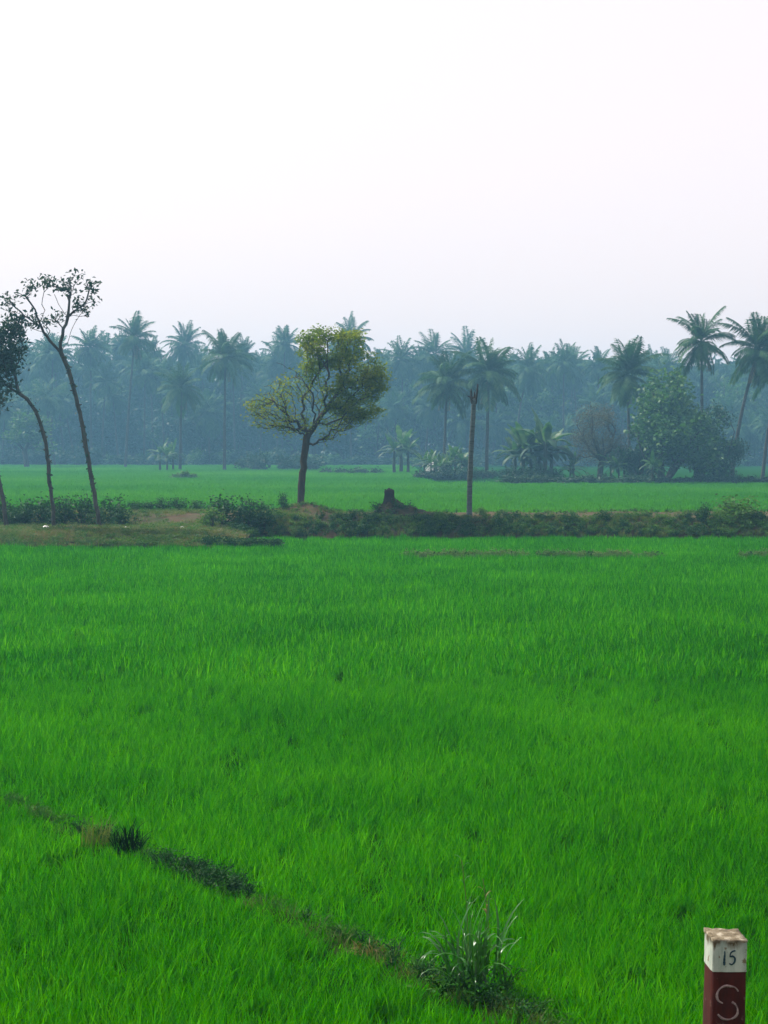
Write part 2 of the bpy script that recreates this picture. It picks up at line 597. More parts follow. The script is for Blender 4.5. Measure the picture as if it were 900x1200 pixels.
rng = np.random.default_rng(21)
wk = [weed_tuft(rng, 60, 0.32, 0.42, 0.13, M['weed']) for _ in range(3)] + \
     [weed_tuft(rng, 60, 0.30, 0.5, 0.13, M['weed_dark']) for _ in range(3)] + \
     [blade_tuft(rng, 40, 0.22, 0.2, 0.5, 0.02, 0.35, M['olive_grass'], 0.3) for _ in range(2)]
pts, rots, scl, idx = [], [], [], []
for _ in range(20000):
    x, y = rng.uniform(-24, 24), rng.uniform(74.2, 83.5)
    h = bank_h(x, y)
    if h < 0.04 or x < -6.6 + fbm(0, y, .4, 2):
        continue
    front = 1 - sstep(76.3, 77.6, y)
    back = sstep(81.5, 83, y)
    dens = 0.8 * front + 0.35 * back + 0.05
    if math.hypot(x - DX(356, 79.4), y - 79.3) < 1.6:
        dens = 0.55
    dens *= 0.6 + 0.9 * sstep(-0.35, 0.25, fbm(x, y, 0.45, 12))
    if rng.uniform() > dens:
        continue
    pts.append((x, y, h - 0.05))
    rots.append((0, 0, rng.uniform(0, 6.28)))
    s = rng.uniform(0.55, 1.15) * (0.9 + 0.5 * fbm(x, y, 0.5, 15)) * (0.75 if y < 76.8 else 0.38)
    scl.append((s, s, s))
    dk = fbm(x, y, 0.35, 30) + 0.25 * (1 - sstep(75.0, 76.3, y))
    idx.append(rng.integers(3, 6) if rng.uniform() < 0.16 + 1.0 * dk else (rng.integers(6, 8) if rng.uniform() < 0.55 else rng.integers(0, 3)))
scatter('bank_weeds', pts, rots, scl, idx, wk, 'tangled green weeds covering the face of the earth bank')

ok = [blade_tuft(rng, 46, 0.30, 0.10, 0.30, 0.018, 0.45, M['olive_grass'], 0.35) for _ in range(3)] + \
     [blade_tuft(rng, 40, 0.30, 0.10, 0.28, 0.018, 0.5, M['dry'], 0.35) for _ in range(2)] + \
     [weed_tuft(rng, 40, 0.28, 0.2, 0.1, M['weed']) for _ in range(2)]
pts, rots, scl, idx = [], [], [], []
for _ in range(11000):
    x, y = rng.uniform(-24, -3.6), rng.uniform(67.0, 82)
    h = bank_h(x, y)
    if h < 0.03 or (x > -6 and y < 75.5):
        continue
    bare = sstep(76.2, 77.2, y) * (1 - sstep(80.5, 81.5, y)) * sstep(-12.2, -11.4, x)
    if rng.uniform() < 0.75 * bare + 0.25 * sstep(0.0, 0.3, fbm(x, y, 0.35, 19)):
        continue
    pts.append((x, y, h - 0.04))
    rots.append((0, 0, rng.uniform(0, 6.28)))
    s = rng.uniform(0.5, 1.0)
    scl.append((s, s, s))
    e = fbm(x, y, 0.25, 41)
    edge = 1 - sstep(68.2, 69.6, y)
    idx.append(rng.integers(5, 7) if rng.uniform() < 0.12 + 0.6 * edge + 0.3 * max(0, -e) else (rng.integers(3, 5) if rng.uniform() < 0.4 + e else rng.integers(0, 3)))
scatter('dry_grass', pts, rots, scl, idx, ok, 'short olive and dry grass on the low ramp beside the hedge')

# pale weedy line across the near paddy, and dark tufts at the grassy ramp's edge
M['pale_weed'] = leaf_mat('pale_weed_leaf', (0.04, 0.10, 0.03), (0.075, 0.15, 0.05), (0.13, 0.20, 0.08), transl=0.35, nscale=0.4, spec=0.05)
bk = [weed_tuft(rng, 45, 0.25, 0.34, 0.10, M['pale_weed']) for _ in range(3)] + \
     [blade_tuft(rng, 40, 0.28, 0.25, 0.45, 0.02, 0.5, M['pale_weed'], 0.35) for _ in range(2)] + \
     [weed_tuft(rng, 55, 0.3, 0.30, 0.11, M['weed_dark']) for _ in range(2)]
pts, rots, scl, idx = [], [], [], []
for _ in range(1500):
    x = rng.uniform(0.8, 20)
    y = 62.6 + 0.9 * fbm(x, 0, 0.12, 3) + x * 0.02 + rng.normal(0, 0.22)
    if fbm(x, y, 0.5, 7) < -0.15:
        continue
    pts.append((x, y, FIELD_Z + 0.03))
    rots.append((0, 0, rng.uniform(0, 6.28)))
    s = rng.uniform(0.6, 1.1)
    scl.append((s, s, s))
    idx.append(rng.choice([0, 1, 2, 3, 3, 4, 4, 4, 0, 1, 2, 5]))
for _ in range(260):
    x = rng.uniform(DX(238, 68.5), DX(326, 68.5))
    y = 68.6 + 0.2 * fbm(x, 0, .5) + rng.normal(0, 0.16)
    pts.append((x, y, max(bank_h(x, y) - 0.05, FIELD_Z + 0.06)))
    rots.append((0, 0, rng.uniform(0, 6.28)))
    s = rng.uniform(0.5, 0.95)
    scl.append((s, s, s))
    idx.append(rng.choice([5, 6, 5, 6, 0]))
scatter('bund_weeds', pts, rots, scl, idx, bk, 'pale weedy line crossing the paddy in front of the bank')

# low weeds along the near bund
nk = [weed_tuft(rng, 80, 0.20, 0.16, 0.040, M['bund_green']) for _ in range(3)] + \
     [weed_tuft(rng, 90, 0.20, 0.20, 0.045, M['bund_dark']) for _ in range(3)] + \
     [blade_tuft(rng, 30, 0.15, 0.10, 0.26, 0.007, 0.4, M['olive_grass'], 0.3) for _ in range(2)]
pts, rots, scl, idx = [], [], [], []
for _ in range(620):
    k = rng.integers(0, len(bpts) - 1)
    p = bpts[k] + (bpts[k + 1] - bpts[k]) * rng.uniform() + rng.normal(0, 0.075, 2)
    py = p[1]
    dark = 0.85 if 15.7 < py < 17.0 else (0.3 if py < 13.6 else 0.12)
    if rng.uniform() > (0.9 if dark > 0.5 else (0.5 if py < 13.6 else 0.42)):
        continue
    pts.append((p[0], p[1], FIELD_Z + 0.09))
    rots.append((0, 0, rng.uniform(0, 6.28)))
    s = rng.uniform(0.4, 0.72)
    scl.append((s, s, s))
    if rng.uniform() < dark:
        idx.append(rng.integers(3, 6))
    else:
        idx.append(rng.choice([0, 1, 2, 6, 7]))
scatter('bund_weeds', pts, rots, scl, idx, nk, 'low dark weeds creeping along the near muddy bund')


# ------------------------------------------------------------------ woody plants
def resample(pts, step):
    pts = [np.array(p, dtype=float) for p in pts]
    # smooth (Catmull-Rom) and resample
    out_ = []
    n = len(pts)
    for i_ in range(n - 1):
        p0, p1, p2, p3 = pts[max(0, i_ - 1)], pts[i_], pts[i_ + 1], pts[min(n - 1, i_ + 2)]
        kk = max(1, int(round(np.linalg.norm(p2 - p1) / step)))
        for s in range(kk):
            u = s / kk
            out_.append(0.5 * ((2 * p1) + (-p0 + p2) * u + (2 * p0 - 5 * p1 + 4 * p2 - p3) * u * u + (-p0 + 3 * p1 - 3 * p2 + p3) * u ** 3))
    out_.append(pts[-1])
    return out_


def woody(rng, limbs, targets, r_root, r_tip=0.012, step=0.35, zmin=None, expo=2.4, jit=0.05, limb_j=0.35, rise=0.08, alpha=0.4):
    """skeleton of limbs, extended by twigs to every target point; returns (trunk+limb mesh data acc)"""
    nodes, par = [], []
    for li, lb in enumerate(limbs):
        q = resample(lb, step)
        if li == 0:
            last = -1
        else:
            arr = np.array(nodes)
            last = int(np.argmin(np.linalg.norm(arr - q[0], axis=1)))
            q = q[1:]
        for p in q:
            nodes.append(np.array(p) + (rng.normal(0, jit * limb_j * (0.4 if li == 0 else 1.0), 3) if len(nodes) > 2 else 0))
            par.append(last)
            last = len(nodes) - 1
    plen = [0.0] * len(nodes)
    for i_ in range(len(nodes)):
        if par[i_] >= 0:
            plen[i_] = plen[par[i_]] + float(np.linalg.norm(nodes[i_] - nodes[par[i_]]))
    targets = np.array(targets)
    if len(targets):
        base = np.array(nodes)
        dmin = np.array([np.min(np.linalg.norm(base - t_, axis=1)) for t_ in targets])
        for ti in np.argsort(dmin):
            t_ = targets[ti]
            arr = np.array(nodes)
            d = np.linalg.norm(arr - t_, axis=1)
            if zmin is not None:
                d = d + 50 * (arr[:, 2] < zmin)
            d = d + 0.6 * np.maximum(0, arr[:, 2] - t_[2]) + alpha * np.array(plen)
            j = int(np.argmin(d))
            dist = np.linalg.norm(arr[j] - t_)
            kk = max(1, int(math.ceil(dist / step)))
            a_ = arr[j]
            last = j
            for s in range(1, kk + 1):
                u = s / kk
                p = a_ + (t_ - a_) * u
                p[2] += rise * dist * math.sin(math.pi * u) * 0.5
                if s < kk:
                    p = p + rng.normal(0, jit, 3)
                nodes.append(p)
                plen.append(plen[last] + float(np.linalg.norm(p - nodes[last])))
                par.append(last)
                last = len(nodes) - 1
    n = len(nodes)
    kids = [[] for _ in range(n)]
    for c, p in enumerate(par):
        if p >= 0:
            kids[p].append(c)
    rad = np.zeros(n)
    for i_ in range(n - 1, -1, -1):
        rad[i_] = r_tip if not kids[i_] else (sum(rad[c] ** expo for c in kids[i_])) ** (1 / expo) * 1.004
    rad = r_tip + (rad - r_tip) * (r_root - r_tip) / max(1e-6, rad[0] - r_tip)
    acc_t, acc_b = Acc(), Acc()
    stack = [(0, -1)]
    first = True
    while stack:
        i_, pr = stack.pop()
        chain = [] if pr < 0 else [pr]
        c = i_
        while True:
            chain.append(c)
            if not kids[c]:
                break
            ks = sorted(kids[c], key=lambda q: -rad[q])
            for o in ks[1:]:
                stack.append((o, c))
            c = ks[0]
        rr = [rad[q] for q in chain]
        if pr >= 0:
            rr[0] = rr[1]
        if len(chain) > 1:
            big = max(rr)
            sides = 8 if first else (6 if big > 0.04 else 4)
            tube(acc_t if first else acc_b, [nodes[q] for q in chain], rr, sides, rng.uniform(), wob=0.12 if first else 0.0, rng=rng)
        first = False
    return acc_t, acc_b


def blob_points(rng, blobs, k):
    """points spread through ellipsoids (centre, radii, weight), pushed to the outside"""
    out_ = []
    wt = np.array([b[2] for b in blobs], dtype=float)
    wt /= wt.sum()
    for b, n_ in zip(blobs, np.round(wt * k).astype(int)):
        d = rng.normal(size=(n_, 3))
        d /= np.linalg.norm(d, axis=1)[:, None]
        r_ = rng.uniform(0.25, 1.0, n_) ** 0.55
        out_.append(np.array(b[0]) + d * r_[:, None] * np.array(b[1]))
    return np.concatenate(out_)


def rel(px, py, D, base):
    return np.array(P(px, py, D) - base)


# ---- the lone tree on the bank
def lone_tree():
    rng = np.random.default_rng(101)
    D = 79.5
    bx_ = P(352, 590, D).x
    base = Vector((bx_, D, bank_h(bx_, D) - 0.1))
    q = lambda px, py, dy=0.0: rel(px, py, D + dy, base) + np.array([0, 0, 0])
    limbs = [
        [(0, 0, 0), q(353, 575), q(356, 548), q(358, 525), q(361, 508)],
        [q(361, 508), q(372, 494, .1), q(381, 480, .2), q(392, 466, .3), q(402, 450, .5), q(410, 432, .6)],
        [q(361, 508), q(357, 505), q(348, 495, -.2), q(337, 488, -.3), q(325, 478, -.4), q(312, 468, -.5), q(300, 462, -.6)],
        [q(337, 488, -.3), q(333, 475, -.2), q(330, 462, 0), q(318, 453, .2), q(308, 452, .3)],
        [q(368, 498), q(367, 480, -.4), q(366, 462, -.6), q(358, 448, -.8), q(345, 438, -.9), q(330, 427, -1.1), q(322, 425, -1.2)],
        [q(360, 520), q(368, 522, -.3), q(378, 518, -.5), q(386, 513, -.6)],
        [q(381, 480, .2), q(382, 455, -.5), q(385, 430, -.9), q(380, 405, -1.1)],
        [q(402, 450, .5), q(420, 445, 1.0), q(432, 430, 1.3)],
        [q(372, 494, .1), q(378, 470, 1.0), q(372, 445, 1.5), q(370, 420, 1.7)],
    ]
    s = D / F_PX
    dense = [(q(386, 410), (37 * s, 1.4, 24 * s), 5), (q(416, 432, .3), (36 * s, 1.5, 24 * s), 6), (q(420, 474, .3), (30 * s, 1.3, 22 * s), 5),
             (q(441, 446, .2), (14 * s, .8, 22 * s), 2.2), (q(372, 396), (20 * s, 1.0, 10 * s), 1.6), (q(395, 462), (28 * s, 1.2, 26 * s), 3),
             (q(366, 425, .5), (14 * s, .9, 22 * s), 1.3), (q(408, 396, .2), (18 * s, 1.0, 9 * s), 1.5)]
    sparse = [(q(318, 482), (30 * s, 1.3, 24 * s), 3), (q(345, 455), (30 * s, 1.3, 24 * s), 2), (q(345, 498), (26 * s, 1.1, 12 * s), 1.5),
              (q(398, 496), (24 * s, 1.0, 12 * s), 1.5), (q(300, 478), (14 * s, .8, 12 * s), .7), (q(384, 512), (10 * s, .4, 5 * s), .35)]
    td, ts = blob_points(rng, dense, 360), blob_points(rng, sparse, 330)
    t = thing('lone_tree', 'lone tree with lopsided yellow-green crown and dark crooked trunk on the earth bank', 'tree', base)
    at, ab = woody(rng, limbs, np.concatenate([td, ts]), 0.175, 0.011, 0.3, zmin=2.4, jit=0.07, limb_j=0.8)
    link('trunk', at.mesh('lone_trunk', M['bark'], True), t)
    link('branches', ab.mesh('lone_branches', M['bark'], True), t)
    C = (td[:, None, :] + rng.normal(0, 1, (len(td), 36, 3)) * [0.16, 0.16, 0.11]).reshape(-1, 3)
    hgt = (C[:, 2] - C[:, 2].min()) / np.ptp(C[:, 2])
    va = np.clip(rng.uniform(0, 0.75, len(C)) + 0.25 * hgt, 0, 1)  # leaf tone rises with height: sunlit crown top put into the colour
    C2 = (ts[:, None, :] + rng.normal(0, 1, (len(ts), 7, 3)) * 0.15).reshape(-1, 3)
    V, F, A = leaf_quads(rng, np.concatenate([C, C2]), 0.14, 0.5, 0.35, 0.2, var=np.concatenate([va, rng.uniform(0.3, 1, len(C2))]))
    link('crown', np_mesh('lone_crown', V, F, A, M['lone_leaf']), t)


lone_tree()


# ---- three thin trees beside the hedge on the left
def left_tree(px, py, D, limbs_px, blobs_px, label, n_t, per, seed, r_root, leaf=0.17, knobs=0, spread=0.2, mat='left_leaf'):
    rng = np.random.default_rng(seed)
    base = P(px, py, D)
    base.z = bank_h(base.x, D) - 0.1
    q = lambda a, b, dy=0.0: rel(a, b, D + dy, base)
    limbs = [[q(*p) for p in lb] for lb in limbs_px]
    limbs[0][0] = np.zeros(3)
    s = D / F_PX
    blobs = [(q(*c), (rx * s, ry, rz * s), w_) for c, (rx, ry, rz), w_ in blobs_px]
    tg = blob_points(rng, blobs, n_t)
    t = thing('thin_tree', label, 'tree', base, group=None)
    at, ab = woody(rng, limbs, tg, r_root, 0.013, 0.3, zmin=limbs[0][-1][2] - 0.6, jit=0.06, limb_j=0.5, expo=2.8)
    tr = resample(limbs[0], 0.3)
    for k in range(knobs):                        # knobbly cut twig stubs with a few leaves along the trunk
        p = tr[rng.integers(len(tr) // 4, len(tr) - 1)]
        d = rng.normal(size=3) * [1, 1, 0.3] + [0, 0, 0.3]
        d /= np.linalg.norm(d)
        tube(at, [p, p + d * 0.12, p + d * rng.uniform(0.14, 0.22)], [0.045, 0.035, 0.02], 5, 0.3)
    link('trunk', at.mesh('thin_trunk', M['bark_pale'], True), t)
    if ab.V:
        link('branches', ab.mesh('thin_branches', M['bark'], True), t)
    C = (tg[:, None, :] + rng.normal(0, spread, (len(tg), per, 3))).reshape(-1, 3)
    if knobs:
        kp = np.array([tr[rng.integers(len(tr) // 4, len(tr) - 1)] for _ in range(knobs * 2)])
        kp = (kp[:, None, :] + rng.normal(0, 0.06, (len(kp), 3, 3))).reshape(-1, 3)
        C = np.concatenate([C, kp])
    V, F, A = leaf_quads(rng, C, leaf, 0.5, 0.2, 0.45)
    link('crown', np_mesh('thin_crown', V, F, A, M[mat]), t)
    return t


left_tree(117, 620, 74.4,
          [[(117, 620), (113, 592), (107, 560), (101, 525), (95, 492), (87, 458), (79, 430), (71, 413)],
           [(71, 413), (60, 400, .3), (50, 389, .5), (38, 385, .6)],
           [(71, 413), (71, 400, -.2), (75, 387, -.3), (79, 372, -.3), (80, 352, -.4), (84, 338, -.4)],
           [(73, 412), (80, 396, .5), (88, 378, .8), (97, 365, .9), (104, 352, 1)],
           [(50, 389, .5), (44, 372, .2), (36, 355, 0), (28, 345, 0)],
           [(50, 389, .5), (52, 370, .9), (50, 350, 1.1), (54, 335, 1)],
           [(79, 372, -.3), (70, 358, -.6), (63, 345, -.8)]],
          [((14, 352), (12, .5, 10), 1.0), ((35, 340), (7, .4, 10), 0.8), ((55, 332), (9, .5, 10), 0.9), ((75, 335), (13, .6, 7), 1.3), ((90, 325), (9, .5, 7), .4),
           ((106, 336), (7, .4, 9), 0.9), ((97, 362), (9, .4, 9), 0.8), ((66, 371), (7, .4, 6), 0.6), ((42, 376), (9, .5, 9), 0.9), ((22, 372), (8, .5, 8), .5),
           ((110, 352), (6, .3, 8), .2), ((88, 348), (8, .4, 8), .5), ((57, 378), (4, .3, 4), .3)],
          'tall thin leaning tree with three bare forks and sparse scattered leaf tufts', 140, 5, 31, 0.10, leaf=0.2, knobs=16, spread=0.13)
left_tree(63, 620, 74.2,
          [[(63, 620), (62, 595), (58, 565), (56, 535), (50, 505), (42, 482), (32, 468), (22, 461), (8, 452)],
           [(22, 461), (19, 448, .3), (15, 432, .4), (8, 415, .5)],
           [(8, 452), (-6, 440, -.3), (-16, 420, -.4)]],
          [((10, 405), (17, 1.0, 26), 3), ((-12, 410), (20, 1.2, 34), 4), ((4, 440), (13, .9, 22), 2), ((14, 380), (12, .7, 14), 1.2)],
          'thin crooked tree with dense dark leaves and trunk bent over to one side', 150, 18, 32, 0.085, leaf=0.2, knobs=12, spread=0.2)
left_tree(8, 617, 74.9,
          [[(8, 617), (4, 590), (-2, 560), (-9, 525), (-14, 490), (-20, 470)],
           [(-14, 490), (-6, 476, .3), (2, 468, .5)], [(-20, 470), (-34, 445, .2), (-44, 420, .3)]],
          [((-10, 468), (15, .9, 14), 2), ((-38, 440), (26, 1.2, 30), 3), ((-30, 405), (24, 1.2, 24), 2)],
          'thin pale trunked tree leaning out of view beside the end of the hedge', 90, 18, 33, 0.10, leaf=0.2, knobs=6)


# ---- bushes on the bank and fields
def bush_meshes(rng, mat, n=26, per=30, leaf=0.13, flat=0.75):
    tg = blob_points(rng, [((rng.uniform(-.35, .35), rng.uniform(-.3, .3), rng.uniform(.35, .75)), (rng.uniform(.35, .6), rng.uniform(.35, .55), rng.uniform(.3, .45) * flat / .75), 1) for _ in range(5)], n)
    tg[:, 2] = np.maximum(tg[:, 2], 0.06)
    ac = Acc()
    for p in tg[::2]:
        tube(ac, [(p[0] * .1, p[1] * .1, -0.05), p * [.45, .45, .6], p], [0.02, 0.014, 0.006], 4, 0.3)
    C = (tg[:, None, :] + rng.normal(0, 0.14, (len(tg), per, 3))).reshape(-1, 3)
    C[:, 2] = np.abs(C[:, 2])
    V, F, A = leaf_quads(rng, C, leaf, 0.5, 0.35, 0.1)
    V[:, 2] = np.maximum(V[:, 2], -0.03)
    return ac.mesh('bush_stems', M['bark']), np_mesh('bush_foliage', V, F, A, mat)


rng = np.random.default_rng(51)
BK = {'dark': [bush_meshes(rng, M['weed_dark']) for _ in range(3)], 'green': [bush_meshes(rng, M['weed']) for _ in range(3)],
      'far': [bush_meshes(rng, M['tree_dark'], 22, 22, 0.2) for _ in range(3)], 'farl': [bush_meshes(rng, M['tree_leaf'], 22, 22, 0.2) for _ in range(3)]}


def bush(px, D, width, height, kind, label, group=None, z=None, name='bush', dy=0.0, cat='bush'):
    """width and height in metres"""
    x = DX(px, D)
    if z is None:
        z = bank_h(x, D) if 66 < D < 86 else 0.0
    a_, b_ = BK[kind][random.randrange(3)]
    t = thing(name, label, cat, (x, D, z - 0.03), random.uniform(0, 6.28), group, (width / 1.5, width / 1.5, height / 1.05))
    link('stems', a_, t)
    link('foliage', b_, t)
    return t


for px, D, w_, h_ in ((-62, 80.4, 1.8, 1.3), (-40, 80.2, 1.8, 1.3), (-16, 80.6, 1.9, 1.35), (8, 80.2, 1.7, 1.25), (27, 79.6, 1.6, 1.3), (48, 80.4, 1.8, 1.4), (76, 79.9, 1.7, 1.35), (97, 80.3, 1.6, 1.5), (130, 80.0, 1.5, 1.35), (143, 79.2, 1.2, 1.0)):
    bush(px, D - 3.6, w_, h_ * 0.95, 'dark', 'dark leafy bush in the hedge behind the thin trees', 'hedge bushes behind the thin trees', name='hedge_bush')
for px in (18, 62, 112, -30):
    bush(px, 75.7, 1.2, 0.75, 'dark', 'dark leafy bush in the hedge behind the thin trees', 'hedge bushes behind the thin trees', name='hedge_bush')
for px in (160, 176, 194, 212, 232):
    bush(px, 82.3, 1.15, random.uniform(.5, .75), 'dark', 'low scrubby bush along the back edge of the bare brown earth', 'low bushes behind the bare earth', name='low_bush')
bush(262, 76.2, 1.9, 1.45, 'dark', 'large dark bush at the edge of the bare earth patch')
bush(291, 75.9, 1.5, 1.35, 'dark', 'dark bush between the large dark bush and the bank face')
bush(308, 75.7, 1.3, 1.2, 'dark', 'dark bush where the bank face begins near the lone tree')
bush(250, 74.8, 1.4, 0.8, 'green', 'pale green sprawling bush in front of the large dark bush')
bush(333, 79.0, 0.62, 0.75, 'dark', 'small round bush beside the foot of the lone tree', z=None)
bush(824, 76.6, 0.85, 1.15, 'dark', 'upright dark bush on the bank face beside the sprawling green bush', z=0.35)
bush(867, 77.2, 2.3, 1.25, 'green', 'wide sprawling green bush on the crest of the bank', z=0.55)
bush(890, 76.5, 1.1, 0.85, 'dark', 'dark bush next to the wide sprawling green bush', z=0.35)
bush(848, 76.2, 1.0, 0.75, 'green', 'small green bush between the upright dark bush and the sprawling one', z=0.35)
bush(706, 76.6, 1.0, 0.7, 'dark', 'rounded dark bush alone on the bank face', z=0.45)
bush(668, 76.5, 0.8, 0.6, 'dark', 'small dark bush on the bank face', z=0.45)
bush(516, 76.4, 0.9, 0.6, 'green', 'low green bush on the bank below the bare trunk', z=0.5)
bush(562, 78.6, 0.7, 0.35, 'green', 'flat green bush at the foot of the bare trunk')

# ---- stump on its mound
def stump():
    rng = np.random.default_rng(61)
    D = 78.6
    x = DX(456, D)
    t = thing('tree_stump', 'dark broken stump on a sloping earth mound beside the bank path', 'stump', (x, D - 0.5, bank_h(x, D) - 0.05))
    ac = Acc()
    n, m_ = 15, 30
    V = []
    for i_ in range(n):
        f = i_ / (n - 1)
        for j in range(m_):
            a_ = j / m_ * 6.283
            ex = 1.75 if math.cos(a_) > 0 else 0.85
            r_ = 1.45 * f * (1 + 0.2 * rng.uniform(-1, 1) * (f > 0.1))
            V.append((math.cos(a_) * r_ * ex + 0.1 * f, math.sin(a_) * r_ * 0.85, 0.22 * math.exp(-(f / 0.35) ** 2) + 0.62 * (1 - f) - 0.05 + rng.uniform(-.07, .07) * (f < .97)))
    idx_ = np.arange(n * m_).reshape(n, m_)
    F = np.stack([idx_[:-1], idx_[1:], np.roll(idx_[1:], -1, 1), np.roll(idx_[:-1], -1, 1)], -1).reshape(-1, 4)
    ac.add(V, F)
    M['mound'] = rough_mat('mound_earth', (0.020, 0.030, 0.012), (0.050, 0.042, 0.024), scale=4, bump=0.8, bdist=0.06)
    link('mound', ac.mesh('stump_mound', M['mound'], True), t)
    ac = Acc()
    tube(ac, [(-.02, 0, .55), (0, 0, .8), (.02, 0, 1.0), (.0, 0, 1.14)], [.27, .25, .22, .24], 11, .4, wob=0.16, rng=rng)
    for k in range(5):
        a_ = rng.uniform(0, 6.28)
        tube(ac, [(math.cos(a_) * .15, math.sin(a_) * .15, 1.07), (math.cos(a_) * .19, math.sin(a_) * .19, 1.18 + rng.uniform(0, .06))], [.08, .03], 5, .4)
    M['stump'] = rough_mat('charred_wood', (0.008, 0.009, 0.008), (0.030, 0.028, 0.022), scale=8, stretch=(1, 1, .3), bump=0.8)
    link('stump', ac.mesh('stump_wood', M['stump'], False), t)
    wm = weed_tuft(rng, 60, 0.3, 0.4, 0.12, M['weed_dark'])
    link('weeds', wm, t, (-0.5, -0.5, 0.1))
    for dx, dy, dz_ in ((0.1, -0.8, 0.0), (0.6, -.5, .2), (-.6, -.1, .25), (1.1, -.3, .05), (.3, -.45, .35), (.9, .1, .1)):
        link('weeds', wm, t, (dx, dy, dz_)).rotation_euler = (0, 0, dx * 5)


stump()


# ---- bare trunk (palm that lost its crown)
def bare_trunk():
    rng = np.random.default_rng(62)
    D = 78.2
    base = P(550, 601, D)
    base.z = bank_h(base.x, D) - 0.1
    q = lambda a, b, dy=0.0: rel(a, b, D + dy, base)
    t = thing('dead_palm', 'tall bare grey palm trunk without a crown standing on the bank', 'dead palm', base)
    ac = Acc()
    p = resample([np.zeros(3), q(550.5, 570), q(552, 530), q(554, 495), q(555.5, 468)], 0.11)
    M['grey_trunk'] = rough_mat('grey_palm_bark', (0.030, 0.042, 0.042), (0.085, 0.108, 0.104), scale=5, stretch=(0.4, 0.4, 2.5), bump=0.5)
    rr = np.array([0.125 - 0.02 * i_ / len(p) + 0.045 * math.exp(-i_ / 2.0) + (0.008 if i_ % 2 else -0.004) for i_ in range(len(p))])
    tube(ac, p, rr, 12, 0.5, wob=0.04, rng=rng)
    link('trunk', ac.mesh('bare_trunk', M['grey_trunk'], True), t)
    M['stub'] = rough_mat('dead_frond_base', (0.012, 0.014, 0.010), (0.045, 0.04, 0.028), scale=9, bump=0.5)
    for lb, r0 in (([(554, 473), (552.5, 465), (552, 456)], .10), ([(557, 473), (558.5, 464), (560, 450)], .085),
                   ([(555.5, 471, .1), (556, 465, .1), (556, 459, .1)], .09), ([(553.5, 470, -.1), (550.5, 465, -.15), (548, 464, -.2)], .035)):
        ac = Acc()
        pp = resample([q(*c) for c in lb], 0.12)
        tube(ac, pp, np.linspace(r0, 0.025, len(pp)), 6, 0.4, wob=0.2, rng=rng)
        link('frond_stub', ac.mesh('frond_stub', M['stub'], True), t)


bare_trunk()


# ------------------------------------------------------------------ palms
def frond_data(rng, L, e0, bend, pairs, lw, ll, side_drop=0.5):
    """one feather leaf: rachis in the x-z plane starting at the origin, leaflets both sides"""
    ac = Acc()
    n = 12
    pts, ang, pos = [], e0, np.zeros(3)
    for i_ in range(n + 1):
        pts.append(pos.copy())
        pos = pos + np.array([math.cos(ang), 0, math.sin(ang)]) * L / n
        ang -= bend / n * (0.5 + i_ / n)
    pts = np.array(pts)
    tube(ac, pts, np.linspace(0.045, 0.008, n + 1) * L / 4, 4, 0.6, cap=False)
    V, A = [], []
    for k in range(pairs):
        f = 0.14 + 0.86 * (k + rng.uniform(0, .6)) / pairs
        i_ = min(n - 1, int(f * n))
        u = f * n - i_
        p = pts[i_] * (1 - u) + pts[i_ + 1] * u
        tg = pts[i_ + 1] - pts[i_]
        tg /= np.linalg.norm(tg)
        nr = np.array([-tg[2], 0, tg[0]])
        ln = ll * (0.35 + 0.65 * math.sin(math.pi * min(1, 0.18 + f * 0.78))) * rng.uniform(0.85, 1.15)
        for s in (-1, 1):
            fwd = 0.45 + 0.5 * f
            d = np.array([0, s, 0]) + tg * fwd - nr * 0.1
            d /= np.linalg.norm(d)
            mid = p + d * ln * 0.45
            d2 = d + np.array([0, 0, -side_drop * rng.uniform(.6, 1.5)])
            d2 /= np.linalg.norm(d2)
            tip = mid + d2 * ln * 0.55
            wv = np.cross(d, nr)
            wv /= np.linalg.norm(wv)
            wv = wv * lw * 0.5 + nr * lw * rng.uniform(-.2, .2)
            V += [p, mid - wv, tip, mid + wv]
            A += [rng.uniform(0, 1)] * 4
    ac.add(V, np.arange(len(V)).reshape(-1, 4), np.array(A))
    return ac


rng = np.random.default_rng(71)
FR = []
for e0, bend in ((84, 22), (68, 42), (48, 62), (28, 75), (6, 78), (-16, 66), (-42, 42)):
    FR.append([frond_data(rng, 1.0 * 4, R(e0), R(bend), 40, 0.105, 1.2, 0.8).mesh('frond', M['palm']) for _ in range(2)])
FR_DRY = frond_data(rng, 3.6, R(-62), R(20), 20, 0.10, 0.7).mesh('dry_frond', M['palm_dry'])


def palm_trunk_mesh(p_top, r0, r1, name='palm_trunk', sides=8, sway=0.0):
    ac = Acc()
    top = np.array(p_top)
    pts = resample([np.zeros(3), top * [0.25 - sway, 0.25, 0.33], top * [0.6 - sway, 0.6, 0.68], top], 0.9)
    rr = np.linspace(r0, r1, len(pts)) + np.array([0.12 * math.exp(-i_ * 1.2) for i_ in range(len(pts))])
    tube(ac, pts, rr, sides, 0.5)
    return ac.mesh(name, M['palm_bark'], True)


